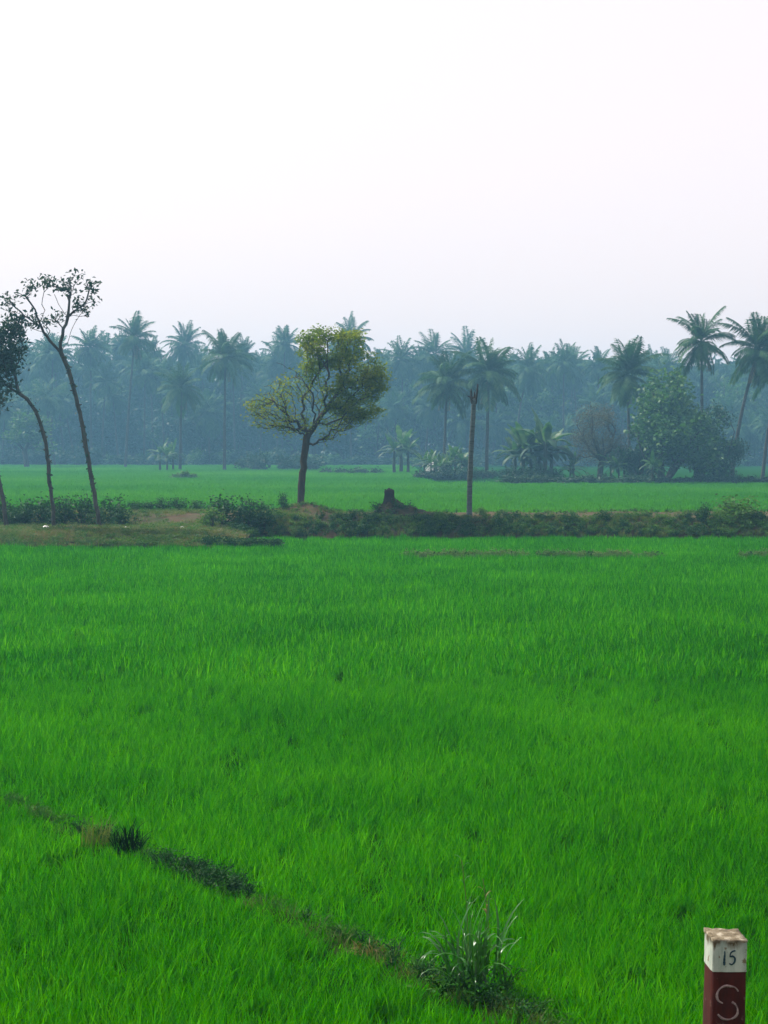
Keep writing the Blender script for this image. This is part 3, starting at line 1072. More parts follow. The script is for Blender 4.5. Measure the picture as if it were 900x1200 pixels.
def near_palm(bpx, bpy, D, cpx, cpy, size, label, seed, n_fr=26, name='coconut_palm', sway=0.0, r0=0.2, dz=0.0):
    """palm with every frond a part of its own; (cpx, cpy) is where the fronds spring from"""
    rg = random.Random(seed)
    base = P(bpx, bpy, D)
    base.z = -0.05
    top = P(cpx, cpy, D + dz) - base
    t = thing(name, label, 'palm tree', base)
    link('trunk', palm_trunk_mesh(top, r0, r0 * 0.62, sway=sway), t)
    az = rg.uniform(0, 6.28)
    for k in range(n_fr):
        f = (k + rg.uniform(-.3, .3)) / n_fr
        lev = min(6, max(0, int(f * 6.9)))
        az += 2.399963 + rg.uniform(-.5, .5)
        o = link('frond', FR[lev][rg.randrange(2)], t, top + Vector((0, 0, 0.25 * (1 - f))))
        o.rotation_euler = (rg.uniform(-.28, .28), rg.uniform(-.2, .2), az)
        s = size / 4 * rg.uniform(0.72, 1.15) * (0.8 if lev == 0 else 1)
        o.scale = (s, s * rg.uniform(.9, 1.1), s)
    for k in range(rg.randrange(1, 4)):
        o = link('dry_frond', FR_DRY, t, top - Vector((0, 0, 0.2)))
        o.rotation_euler = (0, 0, rg.uniform(0, 6.28))
        s = size / 4 * 0.8
        o.scale = (s, s, s)
    ac = Acc()                                   # bunch of coconuts under the fronds
    for k in range(7):
        a_ = rg.uniform(0, 6.28)
        c = np.array([math.cos(a_) * .32, math.sin(a_) * .32, rg.uniform(-.55, -.15)])
        tube(ac, [c + [0, 0, .16], c + [0, 0, .08], c - [0, 0, .05], c - [0, 0, .15]], [.03, .12, .13, .04], 6, rg.random())
    link('coconut_bunch', ac.mesh('coconuts', M['tree_leaf'], True), t, top)['kind'] = 'stuff'
    return t


near_palm(823, 566, 183, 822, 402, 4.1, 'tall upright coconut palm rising straight out of the big leafy tree', 1, 36)
near_palm(857, 566, 184, 889, 412, 4.7, 'coconut palm with leaning trunk beside the big leafy tree', 2, 36, sway=0.06, r0=0.22)
near_palm(893, 566, 186, 912, 432, 4.2, 'coconut palm at the end of the group next to the leaning one', 3, 26)
near_palm(738, 563, 196, 735, 440, 4.5, 'full crowned coconut palm between the brown bare tree and the big leafy tree', 4, 42)
near_palm(570, 560, 212, 573, 440, 4.9, 'dark coconut palm standing just behind the bare grey trunk', 5, 40, r0=0.24)
near_palm(520, 560, 214, 524, 450, 4.6, 'coconut palm rising behind the banana plants and pale hut', 6, 36)
near_palm(263, 552, 264, 264, 420, 4.9, 'tall coconut palm with straight slim trunk between the thin trees and lone tree', 7, 36, r0=0.26)
near_palm(211, 552, 264, 213, 456, 4.4, 'shorter coconut palm with drooping fronds above the pale shrub', 8, 36, r0=0.24)
near_palm(147, 549, 300, 158, 398, 4.8, 'tallest coconut palm standing out above the grove skyline', 9, 34, r0=0.26)


# ---- the grove behind
rng = np.random.default_rng(81)


def palm_crown_mesh(rng, n_fr, L):
    ac = Acc()
    az = 0.0
    for k in range(n_fr):
        f = k / n_fr
        e0 = R(86 - 135 * f + rng.uniform(-8, 8))
        fr = frond_data(rng, L * rng.uniform(.85, 1.1), e0, R(rng.uniform(20, 35) + 60 * min(1, f * 1.6)), 22, 0.22, 0.29 * L, 0.9)
        az += 2.4 + rng.uniform(-.3, .3)
        c, s = math.cos(az), math.sin(az)
        Rm = np.array([[c, -s, 0], [s, c, 0], [0, 0, 1]])
        for V, F, A in zip(fr.V, fr.F, fr.A):
            ac.V.append((V @ Rm.T).astype(np.float32))
            ac.A.append(A)
        # indices are local to fr: shift once
        for F in fr.F:
            ac.F.append(F + ac.n)
        ac.n += fr.n
    return ac.mesh('palm_crown', M['palm'])


crowns = [palm_crown_mesh(rng, n_, L_) for n_, L_ in ((30, 4.5), (34, 4.2), (26, 4.8), (38, 4.4), (30, 5.0), (22, 4.3), (36, 4.7), (28, 4.0))]
trunks = [palm_trunk_mesh((rng.uniform(-2.4, 2.4), rng.uniform(-1.5, 1.5), 20.0), 0.24, 0.14, sway=rng.uniform(-.15, .15)) for _ in range(5)]
trunk_tops = [tuple(tm.vertices[len(tm.vertices) - 1].co) for tm in trunks]


def skyline(px):
    return 394 + 26 * min(1, max(0, px / 900)) + (8 if px > 560 else 0)


def grove_palm(px, D, top_py, scale_c=1.0):
    x = DX(px, D)
    ztop = P(px, top_py, D).z
    k = rng.integers(0, 5)
    ht = ztop - 3.2 * scale_c
    t = thing('grove_palm', 'hazy coconut palm in the distant grove behind the far field', 'palm tree', (x, D, -0.1), rng.uniform(0, 6.28), 'coconut palms of the distant grove')
    tr = link('trunk', trunks[k], t)
    sz = ht / 20.0
    tr.scale = (1, 1, sz)
    tp = trunk_tops[k]
    c = link('crown', crowns[rng.integers(0, len(crowns))], t, (tp[0], tp[1], tp[2] * sz - 0.1))
    c.scale = (scale_c, scale_c, scale_c * rng.uniform(.9, 1.1))
    c.rotation_euler = (rng.uniform(-.22, .22), rng.uniform(-.22, .22), rng.uniform(0, 6.28))


px = -150
while px < 1050:
    grove_palm(px, rng.uniform(350, 395), skyline(px) + rng.uniform(-12, 20), rng.uniform(.75, 1.2))
    px += rng.uniform(9, 17)
px = -150
while px < 1050:
    grove_palm(px, rng.uniform(325, 350), skyline(px) + rng.uniform(10, 70), rng.uniform(.85, 1.1))
    px += rng.uniform(20, 34)
for a_, b_, D_ in ((107, 388, 340), (400, 379, 350), (330, 384, 360), (515, 396, 350), (660, 404, 330), (602, 412, 320), (700, 408, 345), (775, 418, 320), (215, 386, 360), (60, 395, 335)):
    grove_palm(a_, D_, b_, 1.05)


# round-headed trees filling the grove
def broad_tree_meshes(rng, mat, leaf, n_t=90, per=34, bark='bark', spread=0.42, bare=False):
    """unit tree about 10 m tall"""
    limbs = [[(0, 0, 0), (rng.uniform(-.2, .2), 0, 1.3), (rng.uniform(-.3, .3), rng.uniform(-.3, .3), 2.8)]]
    top = limbs[0][-1]
    for k in range(6):
        a_ = k * 1.05 + rng.uniform(-.3, .3)
        limbs.append([top, (top[0] + math.cos(a_) * 1.2, top[1] + math.sin(a_) * 1.2, 4.0 + rng.uniform(0, .8)),
                      (math.cos(a_) * 2.3, math.sin(a_) * 2.3, 5.6 + rng.uniform(0, 1.6))])
    blobs = []
    for k in range(9):
        a_ = rng.uniform(0, 6.28)
        r_ = rng.uniform(0.6, 2.6)
        blobs.append(((math.cos(a_) * r_, math.sin(a_) * r_, rng.uniform(4.2, 8.2) - 0.4 * r_), (rng.uniform(1.1, 1.9), rng.uniform(1.1, 1.9), rng.uniform(.9, 1.5)), 1))
    blobs.append(((0, 0, 8.3), (1.7, 1.7, 1.3), 1))
    tg = blob_points(rng, blobs, n_t)
    at, ab = woody(rng, limbs, tg, 0.32, 0.02, 0.8, zmin=2.6, jit=0.12)
    for V, F, A in zip(ab.V, ab.F, ab.A):
        pass
    C = (tg[:, None, :] + rng.normal(0, spread, (len(tg), per, 3)) * [1, 1, .75]).reshape(-1, 3)
    V, F, A = leaf_quads(rng, C, leaf, 0.55, 0.4, 0.15)
    return at.mesh('broad_trunk', M[bark], True), ab.mesh('broad_branches', M[bark], True), np_mesh('broad_crown', V, F, A, mat)


BT = [broad_tree_meshes(rng, M['tree_dark'], 0.5, 90, 26) for _ in range(3)] + [broad_tree_meshes(rng, M['tree_leaf'], 0.5, 90, 26) for _ in range(2)]


def broad_tree(px, D, height, width, k, label, group=None, name='broadleaf_tree', low=0.0):
    t = thing(name, label, 'tree', (DX(px, D), D, -0.1 - low), random.uniform(0, 6.28), group, (width / 7.5, width / 7.5, (height + low) / 9.6))
    a_, b_, c_ = BT[k]
    link('trunk', a_, t)
    link('branches', b_, t)
    link('crown', c_, t)
    return t


lab, grp = 'hazy round-headed tree among the palms of the distant grove', 'round-headed trees of the distant grove'
px = -140
while px < 1040:
    broad_tree(px, rng.uniform(340, 375), rng.uniform(14, 20), rng.uniform(11, 15), rng.choice([0, 1, 2, 0, 1, 2, 3, 4]), lab, grp, 'grove_tree', 3.0)
    px += rng.uniform(20, 32)
px = -140
while px < 1040:
    broad_tree(px, rng.uniform(385, 400), rng.uniform(22, 26), rng.uniform(13, 17), rng.integers(0, 3), lab, grp, 'grove_tree', 3.5)
    px += rng.uniform(30, 42)

# far wood behind everything: reads as one mass
rg = np.random.default_rng(91)
ac = Acc()
C = np.stack([rg.uniform(-185, 185, 98000), rg.uniform(403, 425, 98000), np.zeros(98000)], 1)
top = np.array([24.0 + 3.0 * mnoise.noise(Vector((x * .06, 3, 1))) + 1.5 * mnoise.noise(Vector((x * .25, 5, 1))) for x in C[:, 0]])
C[:, 2] = rg.uniform(0, 1, len(C)) * top
V, F, A = leaf_quads(rg, C, 1.8, 0.6, 0.4, 0.1)
ac.add(V, F, A)
tag(link('far_wood', ac.mesh('far_wood', M['tree_dark'])), 'dense dim undergrowth and trees closing the back of the grove', None, None, 'stuff')

# ---- trees in front of the grove, on the edge of the far field
rng = np.random.default_rng(95)
BT.append(broad_tree_meshes(rng, M['tree_leaf'], 0.30, 230, 46, spread=0.40))       # 5
BT.append(broad_tree_meshes(rng, M['tree_dark'], 0.30, 190, 42, spread=0.40))       # 6
BT.append(broad_tree_meshes(rng, M['brown_leaf'], 0.17, 280, 34, spread=0.42))       # 7
broad_tree(783, 176, 11.6, 12.6, 5, 'big leafy green tree at the edge of the far field', low=4.6)
broad_tree(840, 178, 8.2, 6.2, 6, 'dark lower tree leaning on the big leafy tree', low=2.5)
broad_tree(815, 180, 7.5, 6.2, 6, 'short thick trunked dark tree under the tall upright palm')
broad_tree(702, 180, 8.6, 7.6, 7, 'brownish half-bare tree with thick forked trunk', name='bare_tree')
broad_tree(748, 179, 6.5, 4.6, 6, 'small dark tree squeezed under the full crowned palm', low=2.0)
broad_tree(32, 296, 10.2, 10.5, 3, 'round yellow-green tree behind the thin crooked tree at field edge')



# ---- banana clumps
def banana_leaf(rng, L, wd, e0, bend):
    n = 9
    pts, ang, pos = [], e0, np.zeros(3)
    for i_ in range(n + 1):
        pts.append(pos.copy())
        pos = pos + np.array([math.cos(ang), 0, math.sin(ang)]) * L / n
        ang -= bend / n * (0.3 + 1.4 * i_ / n)
    V, A = [], []
    for i_, p in enumerate(pts):
        f = i_ / n
        ww = wd * 0.5 * (0.06 if f < 0.12 else math.sin(math.pi * min(1, (f - 0.08) / 0.92 * 0.93 + 0.07)) ** 0.6) * rng.uniform(.75, 1.1)
        V += [p + [0, -ww, -ww * .35 * rng.uniform(.5, 1.6)], p, p + [0, ww, -ww * .35 * rng.uniform(.5, 1.6)]]
        A += [rng.uniform(0, 1)] * 3
    i3 = np.arange(len(V)).reshape(-1, 3)
    F = np.concatenate([np.stack([i3[:-1, 0], i3[:-1, 1], i3[1:, 1], i3[1:, 0]], -1), np.stack([i3[:-1, 1], i3[:-1, 2], i3[1:, 2], i3[1:, 1]], -1)])
    return np_mesh('banana_leaf', V, F, A, M['banana'])


rng = np.random.default_rng(97)
BL = [banana_leaf(rng, 2.2, 0.55, R(e), R(b)) for e, b in ((80, 35), (68, 60), (55, 90), (40, 110), (62, 40))]
BDRY = banana_leaf(rng, 2.1, 0.5, R(15), R(110))
BDRY.materials[0] = M['tree_dark']
ac = Acc()
tube(ac, [(0, 0, -.1), (.03, 0, .8), (0, .02, 1.7), (.02, 0, 2.4)], [.16, .14, .11, .07], 8)
M['banana_stem'] = rough_mat('banana_stem', (0.018, 0.030, 0.014), (0.050, 0.055, 0.026), scale=3, stretch=(1, 1, .3))
BS = ac.mesh('banana_stem', M['banana_stem'], True)


def banana(px, D, h, label, group=None, n=8, dry=0):
    rg = random.Random(int(px * 7 + D))
    t = thing('banana_plant', label, 'banana plant', (DX(px, D), D, -0.05), rg.uniform(0, 6.28), group, h / 4.0)
    link('stem', BS, t)
    for k in range(n):
        o = link('leaf', BL[rg.randrange(5)], t, (0, 0, 2.3 - rg.uniform(0, .3)))
        o.rotation_euler = (0, rg.uniform(-.1, .25), k * 2.4 + rg.uniform(-.3, .3))
        s = rg.uniform(.75, 1.1)
        o.scale = (s, s, s)
    for k in range(6):                            # dead leaves hanging down round the stem
        o = link('dry_leaf', BDRY, t, (0, 0, 2.3 - rg.uniform(0, .5)))
        o.rotation_euler = (rg.uniform(-.2, .2), rg.uniform(-.1, .1), k * 1.1 + rg.uniform(-.3, .3))


g = 'banana plants by the brown half-bare tree'
for px, D, h in ((604, 184, 5.2), (613, 182, 6.6), (622, 183, 6.2), (632, 183, 6.0), (639, 181, 7.6), (646, 183, 6.2), (628, 186, 5.0)):
    banana(px, D, h, 'tall banana plant in the clump at the far field edge', g, 9)
for px, D, h in ((672, 181, 3.4), (668, 183, 2.8)):
    banana(px, D, h, 'small banana plant between the tall clump and the brown tree', 'small banana plants before the brown tree', 7)
for px, D, h in ((516, 198, 3.0), (509, 203, 3.7), (524, 201, 3.3), (497, 204, 3.6), (505, 200, 3.4), (512, 199, 2.6), (520, 200, 2.9), (533, 203, 4.6), (541, 201, 3.8), (528, 205, 3.6), (537, 205, 4.0), (547, 204, 3.0)):
    banana(px, D, h, 'banana plant around the pale hut near the bare trunk', 'banana plants around the pale hut', 8)
for lab, grp, lst in (
        ('tall sunlit banana plant in front of the dim grove behind the lone tree', 'sunlit banana plants behind the lone tree', ((462, 240, 6.4), (470, 243, 7.2), (478, 240, 6.0))),
        ('banana plant at the foot of the shorter drooping palm', 'banana plants under the shorter palm', ((188, 262, 5.2), (196, 258, 4.4), (203, 262, 4.8))),
        ('low banana plant beside the brown half-bare tree trunk', 'low banana plants beside the brown tree', ((716, 178, 3.8), (725, 177, 3.4), (731, 178, 4.0))),
        ('low banana plant in front of the big leafy tree', 'low banana plants before the big leafy tree', ((764, 171, 3.6), (772, 172, 3.2)))):
    for px, D, h in lst:
        banana(px, D, h, lab, grp, 8)

# ---- small pale hut, half hidden
x0 = DX(513, 207)
t = thing('thatched_hut', 'small pale round-roofed hut half hidden by banana plants', 'hut', (x0, 207, -0.3), 0.9, None, 0.85)
M['lime'] = rough_mat('pale_plaster', (0.16, 0.17, 0.16), (0.28, 0.29, 0.28), scale=2, bump=0.1)
M['thatch'] = rough_mat('pale_thatch', (0.14, 0.15, 0.14), (0.30, 0.31, 0.30), scale=6, stretch=(1, 1, .3), bump=0.6)
ac = Acc()
tube(ac, [(0, 0, -.1), (0, 0, .9), (0, 0, 1.5)], [1.75, 1.72, 1.7], 20, cap=False)
link('wall', ac.mesh('hut_wall', M['lime'], True), t)
ac = Acc()
rg = np.random.default_rng(3)
tube(ac, [(0, 0, 1.42), (0, 0, 1.9), (0, 0, 2.4), (0, 0, 2.8), (0, 0, 3.0)], [2.05, 1.75, 1.3, .75, .25], 20, wob=0.05, rng=rg)
link('roof', ac.mesh('hut_roof', M['thatch'], True), t)
ac = Acc()
ac.add([(-.4, -1.76, 0), (.4, -1.76, 0), (.4, -1.76, 1.3), (-.4, -1.76, 1.3), (-.4, -1.6, 0), (.4, -1.6, 0), (.4, -1.6, 1.3), (-.4, -1.6, 1.3)],
       [(0, 1, 2, 3), (4, 7, 6, 5), (0, 4, 5, 1), (3, 2, 6, 7), (0, 3, 7, 4), (1, 5, 6, 2)])
link('door', ac.mesh('hut_door', M['bark']), t)

# ---- low scrub along the far field's edges
for px in np.arange(596, 930, 9.5):
    bush(px + random.uniform(-3, 3), 170 + random.uniform(-2, 2) + (px - 600) * 0.01, random.uniform(1.8, 2.8), random.uniform(.7, 1.25), 'far',
         'low dark shrub in the row along the far field edge', 'row of low shrubs along the far field edge', 0.0, 'field_edge_shrub')
for px in (600, 608, 616, 624, 632, 641, 650):
    bush(px, 179.5, 2.0, random.uniform(1.2, 2.2), 'far', 'dark shrub at the foot of the tall banana clump', 'shrubs under the tall banana clump', 0.0, 'low_shrub')
for px in (494, 503, 511, 520, 529, 538, 546):
    bush(px, 196.5, 2.0, random.uniform(1.0, 1.7), 'far', 'low shrub in front of the pale hut and its banana plants', 'shrubs before the pale hut', 0.0, 'low_shrub')
for px in (556, 566, 577, 590):
    bush(px, 206, 1.8, 1.2, 'far', 'low shrub around the foot of the dark palm', 'shrubs at the foot of the dark palm', 0.0, 'low_shrub')
for px in (384, 398, 412, 426, 440):
    bush(px, 232 + random.uniform(-4, 4), 2.4, 1.0, 'far', 'low shrub on the field strip behind the lone tree', 'low shrubs behind the lone tree', 0.0, 'low_shrub')
for px in (286, 297, 308, 372, 330, 345, 360):
    bush(px, 268 + random.uniform(-5, 5), 3.4, random.uniform(2.2, 3.6), 'far', 'dim tall shrub at the foot of the grove', 'tall shrubs at the foot of the grove', 0.0, 'tall_shrub')
bush(217, 195, 2.9, 1.0, 'farl', 'lone pale shrub standing in the far green field', None, 0.0)
for px in (207, 226):
    bush(px, 196, 1.5, .8, 'farl', 'small pale shrub beside the lone shrub in the far field', 'small pale shrubs in the far field', 0.0)
for px in np.arange(-130, 1030, 17):
    bush(px + random.uniform(-5, 5), 318 + random.uniform(0, 18), random.uniform(4, 6.5), random.uniform(1.8, 4.2), random.choice(['far', 'far', 'farl']),
         'dim undergrowth shrub along the foot of the distant grove', 'undergrowth along the distant grove', 0.0, 'grove_shrub')


# ------------------------------------------------------------------ foreground plants on the bund
def leaf_strip(L, wd, e0, bend, curl=0.0, n=8):
    pts, ang, pos = [], e0, np.zeros(3)
    for i_ in range(n + 1):
        pts.append(pos.copy())
        pos = pos + np.array([math.cos(ang), 0, math.sin(ang)]) * L / n
        ang -= bend / n * (0.2 + 1.6 * (i_ / n) ** 1.3)
    V = []
    for i_, p in enumerate(pts):
        f = i_ / n
        ww = wd * 0.5 * (0.45 + 0.55 * math.sin(math.pi * min(1, f * 0.9 + .12))) * (1 if f < .75 else max(.03, (1 - f) / .25))
        V += [p + [0, -ww, ww * .5], p, p + [0, ww, ww * .5]]
    i3 = np.arange(len(V)).reshape(-1, 3)
    F = np.concatenate([np.stack([i3[:-1, 0], i3[:-1, 1], i3[1:, 1], i3[1:, 0]], -1), np.stack([i3[:-1, 1], i3[:-1, 2], i3[1:, 2], i3[1:, 1]], -1)])
    return V, F


M['glossy'] = leaf_mat('glossy_weed_leaf', (0.010, 0.080, 0.008), (0.022, 0.120, 0.012), (0.050, 0.17, 0.025), transl=0.3, rough=0.3, spec=0.4, nscale=3)
rg = random.Random(13)
LS = []
for e, b, L, w_ in ((84, 70, .40, .015), (78, 160, .40, .017), (70, 190, .36, .016), (86, 40, .42, .014), (62, 210, .34, .017)):
    V, F = leaf_strip(L, w_, R(e), R(b))
    LS.append(np_mesh('weed_leaf', V, F, np.full(len(V), rg.random()), M['glossy'], True))
base = P(556, 1158, 12.85)
t = thing('leafy_weed', 'tall leafy weed clump with glossy curled leaf tips on the bund', 'weed', (base.x, base.y, FIELD_Z + 0.12), 0, None, 1.22)
for k in range(70):
    a_, r_ = rg.uniform(0, 6.28), rg.uniform(0, .15)
    o = link('leaf', LS[rg.randrange(5)], t, (math.cos(a_) * r_ * 1.3, math.sin(a_) * r_, rg.uniform(0, .14)))
    o.rotation_euler = (rg.uniform(-.15, .15), rg.uniform(-.2, .15), rg.uniform(0, 6.28))
    s = rg.uniform(.8, 1.35)
    o.scale = (s, s, s)
wrng = np.random.default_rng(131)
for dx, dy, s in ((-.2, -.05, .8), (.2, 0, .75), (.0, -.12, .8)):
    o = link('undergrowth', weed_tuft(wrng, 120, .22, .2, .045, M['bund_green']), t, (dx, dy, 0))
    o.scale = (s, s, s)

# tall thin stalks with small seed heads behind it
for px, py0, lab in ((541, 1008, 'tall thin stalk with a pale drooping tip behind the leafy weed'), (566, 1030, 'thin brownish seed stalk rising behind the leafy weed')):
    b0 = P(px + 8, 1120, 13.67)
    b0.z = FIELD_Z + 0.02
    tp = P(px, py0, 13.67)
    t = thing('weed_stalk', lab, 'stalk', b0)
    ac = Acc()
    v = np.array(tp - b0)
    tube(ac, resample([np.zeros(3), v * [.2, .2, .5], v], .08), .004, 5, .5)
    link('stem', ac.mesh('stalk_stem', M['olive_grass'], True), t)
    for k in range(7):
        f = rg.uniform(.55, 1.0)
        V, F = leaf_strip(.09, .012, R(60), R(140))
        o = link('leaf', np_mesh('stalk_leaf', V, F, np.full(len(V), rg.random()), M['glossy'] if px < 550 else M['dry'], True), t, Vector(v * [f * f, f * f, f]))
        o.rotation_euler = (0, 0, rg.uniform(0, 6.28))

# dark spiky plant
b0 = P(150, 998, 17.24)
t = thing('spiky_plant', 'dark spiky plant standing on the bund between the plots', 'plant', (b0.x, b0.y, FIELD_Z + 0.12))
M['spiky'] = leaf_mat('dark_spiky_leaf', (0.002, 0.014, 0.004), (0.004, 0.024, 0.006), (0.008, 0.038, 0.008), transl=0.12, rough=0.7, spec=0.02)
SL = []
for e, b in ((86, 25), (76, 40), (64, 60)):
    V, F = leaf_strip(.30, .013, R(e), R(b + 30))
    SL.append(np_mesh('spiky_leaf', V, F, np.full(len(V), rg.random()), M['spiky'], True))
for k in range(130):
    a_, r_ = rg.uniform(0, 6.28), .15 * math.sqrt(rg.random())
    o = link('leaf', SL[rg.randrange(3)], t, (math.cos(a_) * r_, math.sin(a_) * r_, 0))
    o.rotation_euler = (rg.uniform(-.2, .2), rg.uniform(-.2, .2), rg.uniform(0, 6.28))
    s = rg.uniform(.4, 1.15) * (1.35 - 3.4 * r_)
    o.scale = (s, s, s)
# yellowish tuft and brown tuft
b0 = P(112, 985, 17.65)
o = link('dry_tuft', blade_tuft(wrng, 70, .16, .16, .38, .009, .25, M['olive_grass'], .25), None, (b0.x, b0.y, FIELD_Z + 0.12))
tag(o, 'yellowish grass tuft beside the dark spiky plant on the bund', 'grass tuft')
b0 = P(432, 1112, 13.87)
o = link('dry_tuft', blade_tuft(wrng, 60, .14, .06, .17, .010, .7, M['dry'], .35), None, (b0.x, b0.y, FIELD_Z + 0.13))
tag(o, 'small brown dead grass tuft on the bund near the leafy weed', 'grass tuft')

# ------------------------------------------------------------------ litter on the grassy ramp
M['plastic'] = rough_mat('white_plastic', (0.62, 0.63, 0.64), (0.80, 0.80, 0.80), scale=20, rough=0.5, bump=0.2)
for px, py, s, lab in ((53, 623, .16, 'white crumpled litter on the ground between two thin trees'), (147, 622, .12, 'white scrap of litter beside the foot of the leaning tree'),
                       (239, 638, .13, 'white scrap of litter in the dark tufts at the paddy edge'), (213, 621, .10, 'small white scrap of litter on the brown earth')):
    D_ = 73.6 if py < 630 else 68.9
    x_ = DX(px, D_)
    bm_rng = np.random.default_rng(px)
    ac = Acc()
    tube(ac, [(0, 0, 0), (.1, .2, .45), (0, .1, .9), (.1, 0, 1.1)], [.7, 1.0, .8, .2], 9, wob=.35, rng=bm_rng)
    o = link('litter', ac.mesh('litter', M['plastic']), None, (x_, D_, bank_h(x_, D_) - 0.02))
    o.scale = (s, s, s * .8)
    tag(o, lab, 'litter')


# ------------------------------------------------------------------ painted boundary post
def post():
    D = 6.6
    fl, fr_ = P(829.0, 1102.0, D), P(869.5, 1102.0, D)
    W = (fr_ - fl).length
    cx, top = (fl.x + fr_.x) / 2, fl.z
    z0 = ground_h(cx, D) - 0.12
    H = top - z0
    dp = W * 1.12
    t = thing('marker_post', 'square concrete marker post, dark maroon with white top, painted 15 and S', 'post', (cx, D + dp / 2, z0), R(2.6))
    t.rotation_euler = (R(-.4), R(.9), R(2.6))
    hb = 0.128                                    # white band height

    def block(z0_, z1, w0, w1, mat, name, rg, nz=10, chip=0.0, nseg=5):
        ac = Acc()
        ring = []
        for s in range(nseg):
            ring.append((-.5 + s / nseg, -.5))
        for s in range(nseg):
            ring.append((.5, -.5 + s / nseg))
        for s in range(nseg):
            ring.append((.5 - s / nseg, .5))
        for s in range(nseg):
            ring.append((-.5, .5 - s / nseg))
        V = []
        k = len(ring)
        for j in range(nz + 1):
            f = j / nz
            ww = w0 + (w1 - w0) * f
            for (a_, b_) in ring:
                c = max(abs(a_), abs(b_))
                corner = abs(abs(a_) - .5) < .01 and abs(abs(b_) - .5) < .01
                q = 0.965 if corner else 1.0
                e = rg.normal(0, .0007)
                V.append((a_ * ww * q + e, b_ * ww * dp / W * q + e, z0_ + (z1 - z0_) * f))
        i_ = np.arange(len(V)).reshape(nz + 1, k)
        a0, a1 = i_[:-1], i_[1:]
        ac.add(V, np.stack([a0, np.roll(a0, -1, 1), np.roll(a1, -1, 1), a1], -1).reshape(-1, 4))
        return ac.mesh(name, mat, False)

    rg = np.random.default_rng(8)
    # paint with streaks, stains and bare concrete showing at chipped edges
    def paint(name, c_main, c_alt, c_bare, thr, ztop=None):
        m, tr, n, out = new_mat(name)
        tc = n.new('ShaderNodeTexCoord')
        nz1 = n.new('ShaderNodeTexNoise')
        nz1.inputs['Scale'].default_value = 14
        nz1.inputs['Detail'].default_value = 8
        nz1.inputs['Roughness'].default_value = .65
        mp = n.new('ShaderNodeMapping')
        mp.inputs['Scale'].default_value = (2.2, 2.2, .5)
        tr.links.new(tc.outputs['Object'], mp.inputs[0])
        tr.links.new(mp.outputs[0], nz1.inputs['Vector'])
        r1 = ramp(n, [(.35, c_alt), (.6, c_main)])
        tr.links.new(nz1.outputs['Fac'], r1.inputs[0])
        nz2 = n.new('ShaderNodeTexNoise')
        nz2.inputs['Scale'].default_value = 26
        nz2.inputs['Detail'].default_value = 7
        tr.links.new(tc.outputs['Object'], nz2.inputs['Vector'])
        r2 = ramp(n, [(thr, (0, 0, 0)), (thr + .04, (1, 1, 1))])
        tr.links.new(nz2.outputs['Fac'], r2.inputs[0])
        mx = n.new('ShaderNodeMix')
        mx.data_type = 'RGBA'
        tr.links.new(r2.outputs[0], mx.inputs[0])
        tr.links.new(r1.outputs[0], mx.inputs[6])
        mx.inputs[7].default_value = (*c_bare, 1)
        pb = n.new('ShaderNodeBsdfPrincipled')
        pb.inputs['Roughness'].default_value = .7
        pb.inputs['Specular IOR Level'].default_value = .25
        bp = n.new('ShaderNodeBump')
        bp.inputs['Strength'].default_value = .35
        bp.inputs['Distance'].default_value = .004
        tr.links.new(nz2.outputs['Fac'], bp.inputs['Height'])
        tr.links.new(bp.outputs[0], pb.inputs['Normal'])
        col = mx.outputs[2]
        if ztop:                                  # rusty drip stains running down from the broken top
            sx = n.new('ShaderNodeSeparateXYZ')
            tr.links.new(tc.outputs['Object'], sx.inputs[0])
            mr = n.new('ShaderNodeMapRange')
            mr.inputs[1].default_value = ztop - .06
            mr.inputs[2].default_value = ztop
            tr.links.new(sx.outputs['Z'], mr.inputs[0])
            ad = n.new('ShaderNodeMath')
            ad.operation = 'MULTIPLY_ADD'
            ad.inputs[1].default_value = .42
            tr.links.new(mr.outputs[0], ad.inputs[0])
            tr.links.new(nz1.outputs['Fac'], ad.inputs[2])
            r3 = ramp(n, [(.66, (0, 0, 0)), (.86, (1, 1, 1))])
            tr.links.new(ad.outputs[0], r3.inputs[0])
            m3 = n.new('ShaderNodeMix')
            m3.data_type = 'RGBA'
            tr.links.new(r3.outputs[0], m3.inputs[0])
            tr.links.new(col, m3.inputs[6])
            m3.inputs[7].default_value = (.07, .05, .025, 1)
            col = m3.outputs[2]
        tr.links.new(col, pb.inputs['Base Color'])
        tr.links.new(pb.outputs[0], out.inputs[0])
        return m
    M['maroon'] = paint('maroon_paint', (0.055, 0.005, 0.004), (0.026, 0.003, 0.003), (0.09, 0.05, 0.04), .63)
    M['white'] = paint('white_paint', (0.40, 0.43, 0.37), (0.24, 0.28, 0.24), (0.16, 0.12, 0.08), .62, H)
    M['raw'] = rough_mat('worn_concrete', (0.05, 0.038, 0.022), (0.15, 0.125, 0.08), (0.34, 0.31, 0.24), scale=30, bump=0.9, bdist=.01)
    zb = H - hb
    shaft = link('shaft', block(0, zb, W * 1.10, W, M['maroon'], 'post_shaft', rg, 14), t)
    band = link('white_band', block(zb, H - .006, W * 1.018, W * 1.018, M['white'], 'post_band', rg, 4), t)
    # broken, sloping top
    ac = Acc()
    n_ = 9
    V = []
    for j in range(n_):
        for i_ in range(n_):
            a_, b_ = i_ / (n_ - 1) - .5, j / (n_ - 1) - .5
            edge = max(abs(a_), abs(b_)) > .49
            z = H - .003 + .005 * (0.5 - a_) + .003 * b_ + (rg.uniform(-.004, .004) if not edge else rg.uniform(-.003, .002))
            V.append((a_ * W * 1.022 + rg.normal(0, .0006), b_ * dp * 1.022 + rg.normal(0, .0012), z))
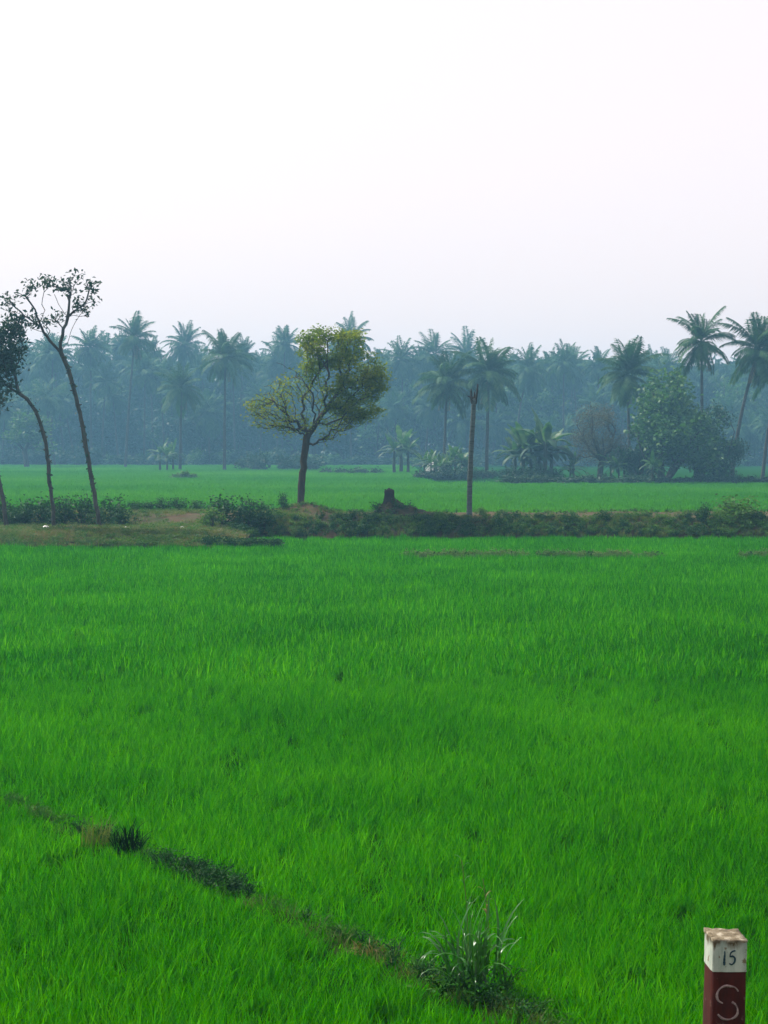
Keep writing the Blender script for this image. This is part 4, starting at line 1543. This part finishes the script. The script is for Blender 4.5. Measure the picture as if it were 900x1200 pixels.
    i_ = np.arange(n_ * n_).reshape(n_, n_)
    F = np.stack([i_[:-1, :-1], i_[:-1, 1:], i_[1:, 1:], i_[1:, :-1]], -1).reshape(-1, 4)
    # skirt
    rim = list(i_[0, :]) + list(i_[1:, -1]) + list(i_[-1, -2::-1]) + list(i_[-2:0:-1, 0])
    V2 = list(V)
    low = []
    for r_ in rim:
        v = V[r_]
        low.append(len(V2))
        V2.append((v[0] * .99, v[1] * .99, H - .010 - rg.uniform(0, .004)))
    Fs = [(low[a_], low[(a_ + 1) % len(rim)], rim[(a_ + 1) % len(rim)], rim[a_]) for a_ in range(len(rim))]
    ac.add(V2, np.vstack([F, np.array(Fs)]))
    link('worn_top', ac.mesh('post_top', M['raw']), t)

    # hand-painted strokes on the front face (local x along the face, z up)
    def stroke(name, pts, wd, mat, zc, par):
        q = resample([np.array([a_, 0, b_]) for a_, b_ in pts], .004)
        q = np.array(q)
        tn_ = np.gradient(q, axis=0)
        tn_ /= np.linalg.norm(tn_, axis=1)[:, None] + 1e-9
        nr = np.stack([-tn_[:, 2], np.zeros(len(q)), tn_[:, 0]], 1)
        ac = Acc()
        V, k = [], len(q)
        for j in range(k):
            w_ = wd * (.85 + .22 * math.sin(j * .37 + len(pts)) + rg.uniform(-.12, .12)) * (1 if 0 < j < k - 1 else .5)
            yb = -dp / 2 * (1.018 if mat is M['ink'] else 1.06)
            fz = (q[j][2] + zc)
            if mat is not M['ink']:
                f = fz / zb
                yb = -dp / W * .5 * (W * 1.10 + (W - W * 1.10) * f)
            for y_ in (yb - .0022, yb + .002):
                V += [(q[j][0] - nr[j][0] * w_ / 2, y_, fz - nr[j][2] * w_ / 2), (q[j][0] + nr[j][0] * w_ / 2, y_, fz + nr[j][2] * w_ / 2)]
        i4 = np.arange(len(V)).reshape(k, 4)
        a0, a1 = i4[:-1], i4[1:]
        F = []
        for c0, c1 in ((0, 1), (1, 3), (3, 2), (2, 0)):
            F.append(np.stack([a0[:, c0], a0[:, c1], a1[:, c1], a1[:, c0]], -1))
        ac.add(V, np.concatenate(F))
        return link(name, ac.mesh('stroke', mat), par)
    M['ink'] = rough_mat('teal_black_paint', (0.012, 0.030, 0.045), (0.03, 0.07, 0.09), scale=60, bump=.1)
    M['pale'] = rough_mat('faded_pale_paint', (0.15, 0.09, 0.09), (0.36, 0.27, 0.26), scale=70, bump=.2)
    u = W / 40.5                                  # metres per photo pixel on the face
    c = 855.5
    g = lambda px, py: ((px - c) * u, (1098 - py) * u)
    stroke('numeral', [g(848.8, 1111.5), g(849, 1116), g(848.6, 1121), g(848.6, 1128.5)], .0085, M['ink'], H, band)
    stroke('numeral', [g(861.5, 1111), g(858, 1112), g(856, 1114), g(855.5, 1118), g(858.5, 1117.6), g(861, 1120), g(860.6, 1124.5), g(857.5, 1127.5), g(854.5, 1126)], .0075, M['ink'], H, band)
    stroke('letter_stroke', [g(866, 1159.5), g(862.5, 1155), g(857, 1153.4), g(850, 1153), g(844, 1156.5), g(841, 1162), g(841.3, 1168), g(844, 1171.5), g(848, 1173.5)], .0088, M['pale'], H, shaft)
    stroke('letter_stroke', [g(858.5, 1171.8), g(863, 1175), g(865.5, 1180), g(865.4, 1186), g(861.5, 1190.5), g(855, 1192.7), g(848, 1191.5), g(842, 1186.5)], .0088, M['pale'], H, shaft)


post()

# ------------------------------------------------------------------ haze
m, t, n, out = new_mat('haze_air')
pv = n.new('ShaderNodeVolumePrincipled')
pv.inputs['Color'].default_value = (0.29, 0.68, 1.0, 1)
pv.inputs['Density'].default_value = 0.00076
pv.inputs['Anisotropy'].default_value = 0.25
t.links.new(pv.outputs[0], out.inputs['Volume'])
hx, hy0, hy1, hz0, hz1 = 650, -110, 850, -1.5, 36
V = [(sx * hx, y_, z_) for z_ in (hz0, hz1) for y_ in (hy0, hy1) for sx in (-1, 1)]
F = [(0, 2, 3, 1), (4, 5, 7, 6), (0, 1, 5, 4), (2, 6, 7, 3), (0, 4, 6, 2), (1, 3, 7, 5)]
tag(link('haze', np_mesh('haze', V, F, None, m)), 'pale blue morning haze filling the air over the fields', None, None, 'stuff')
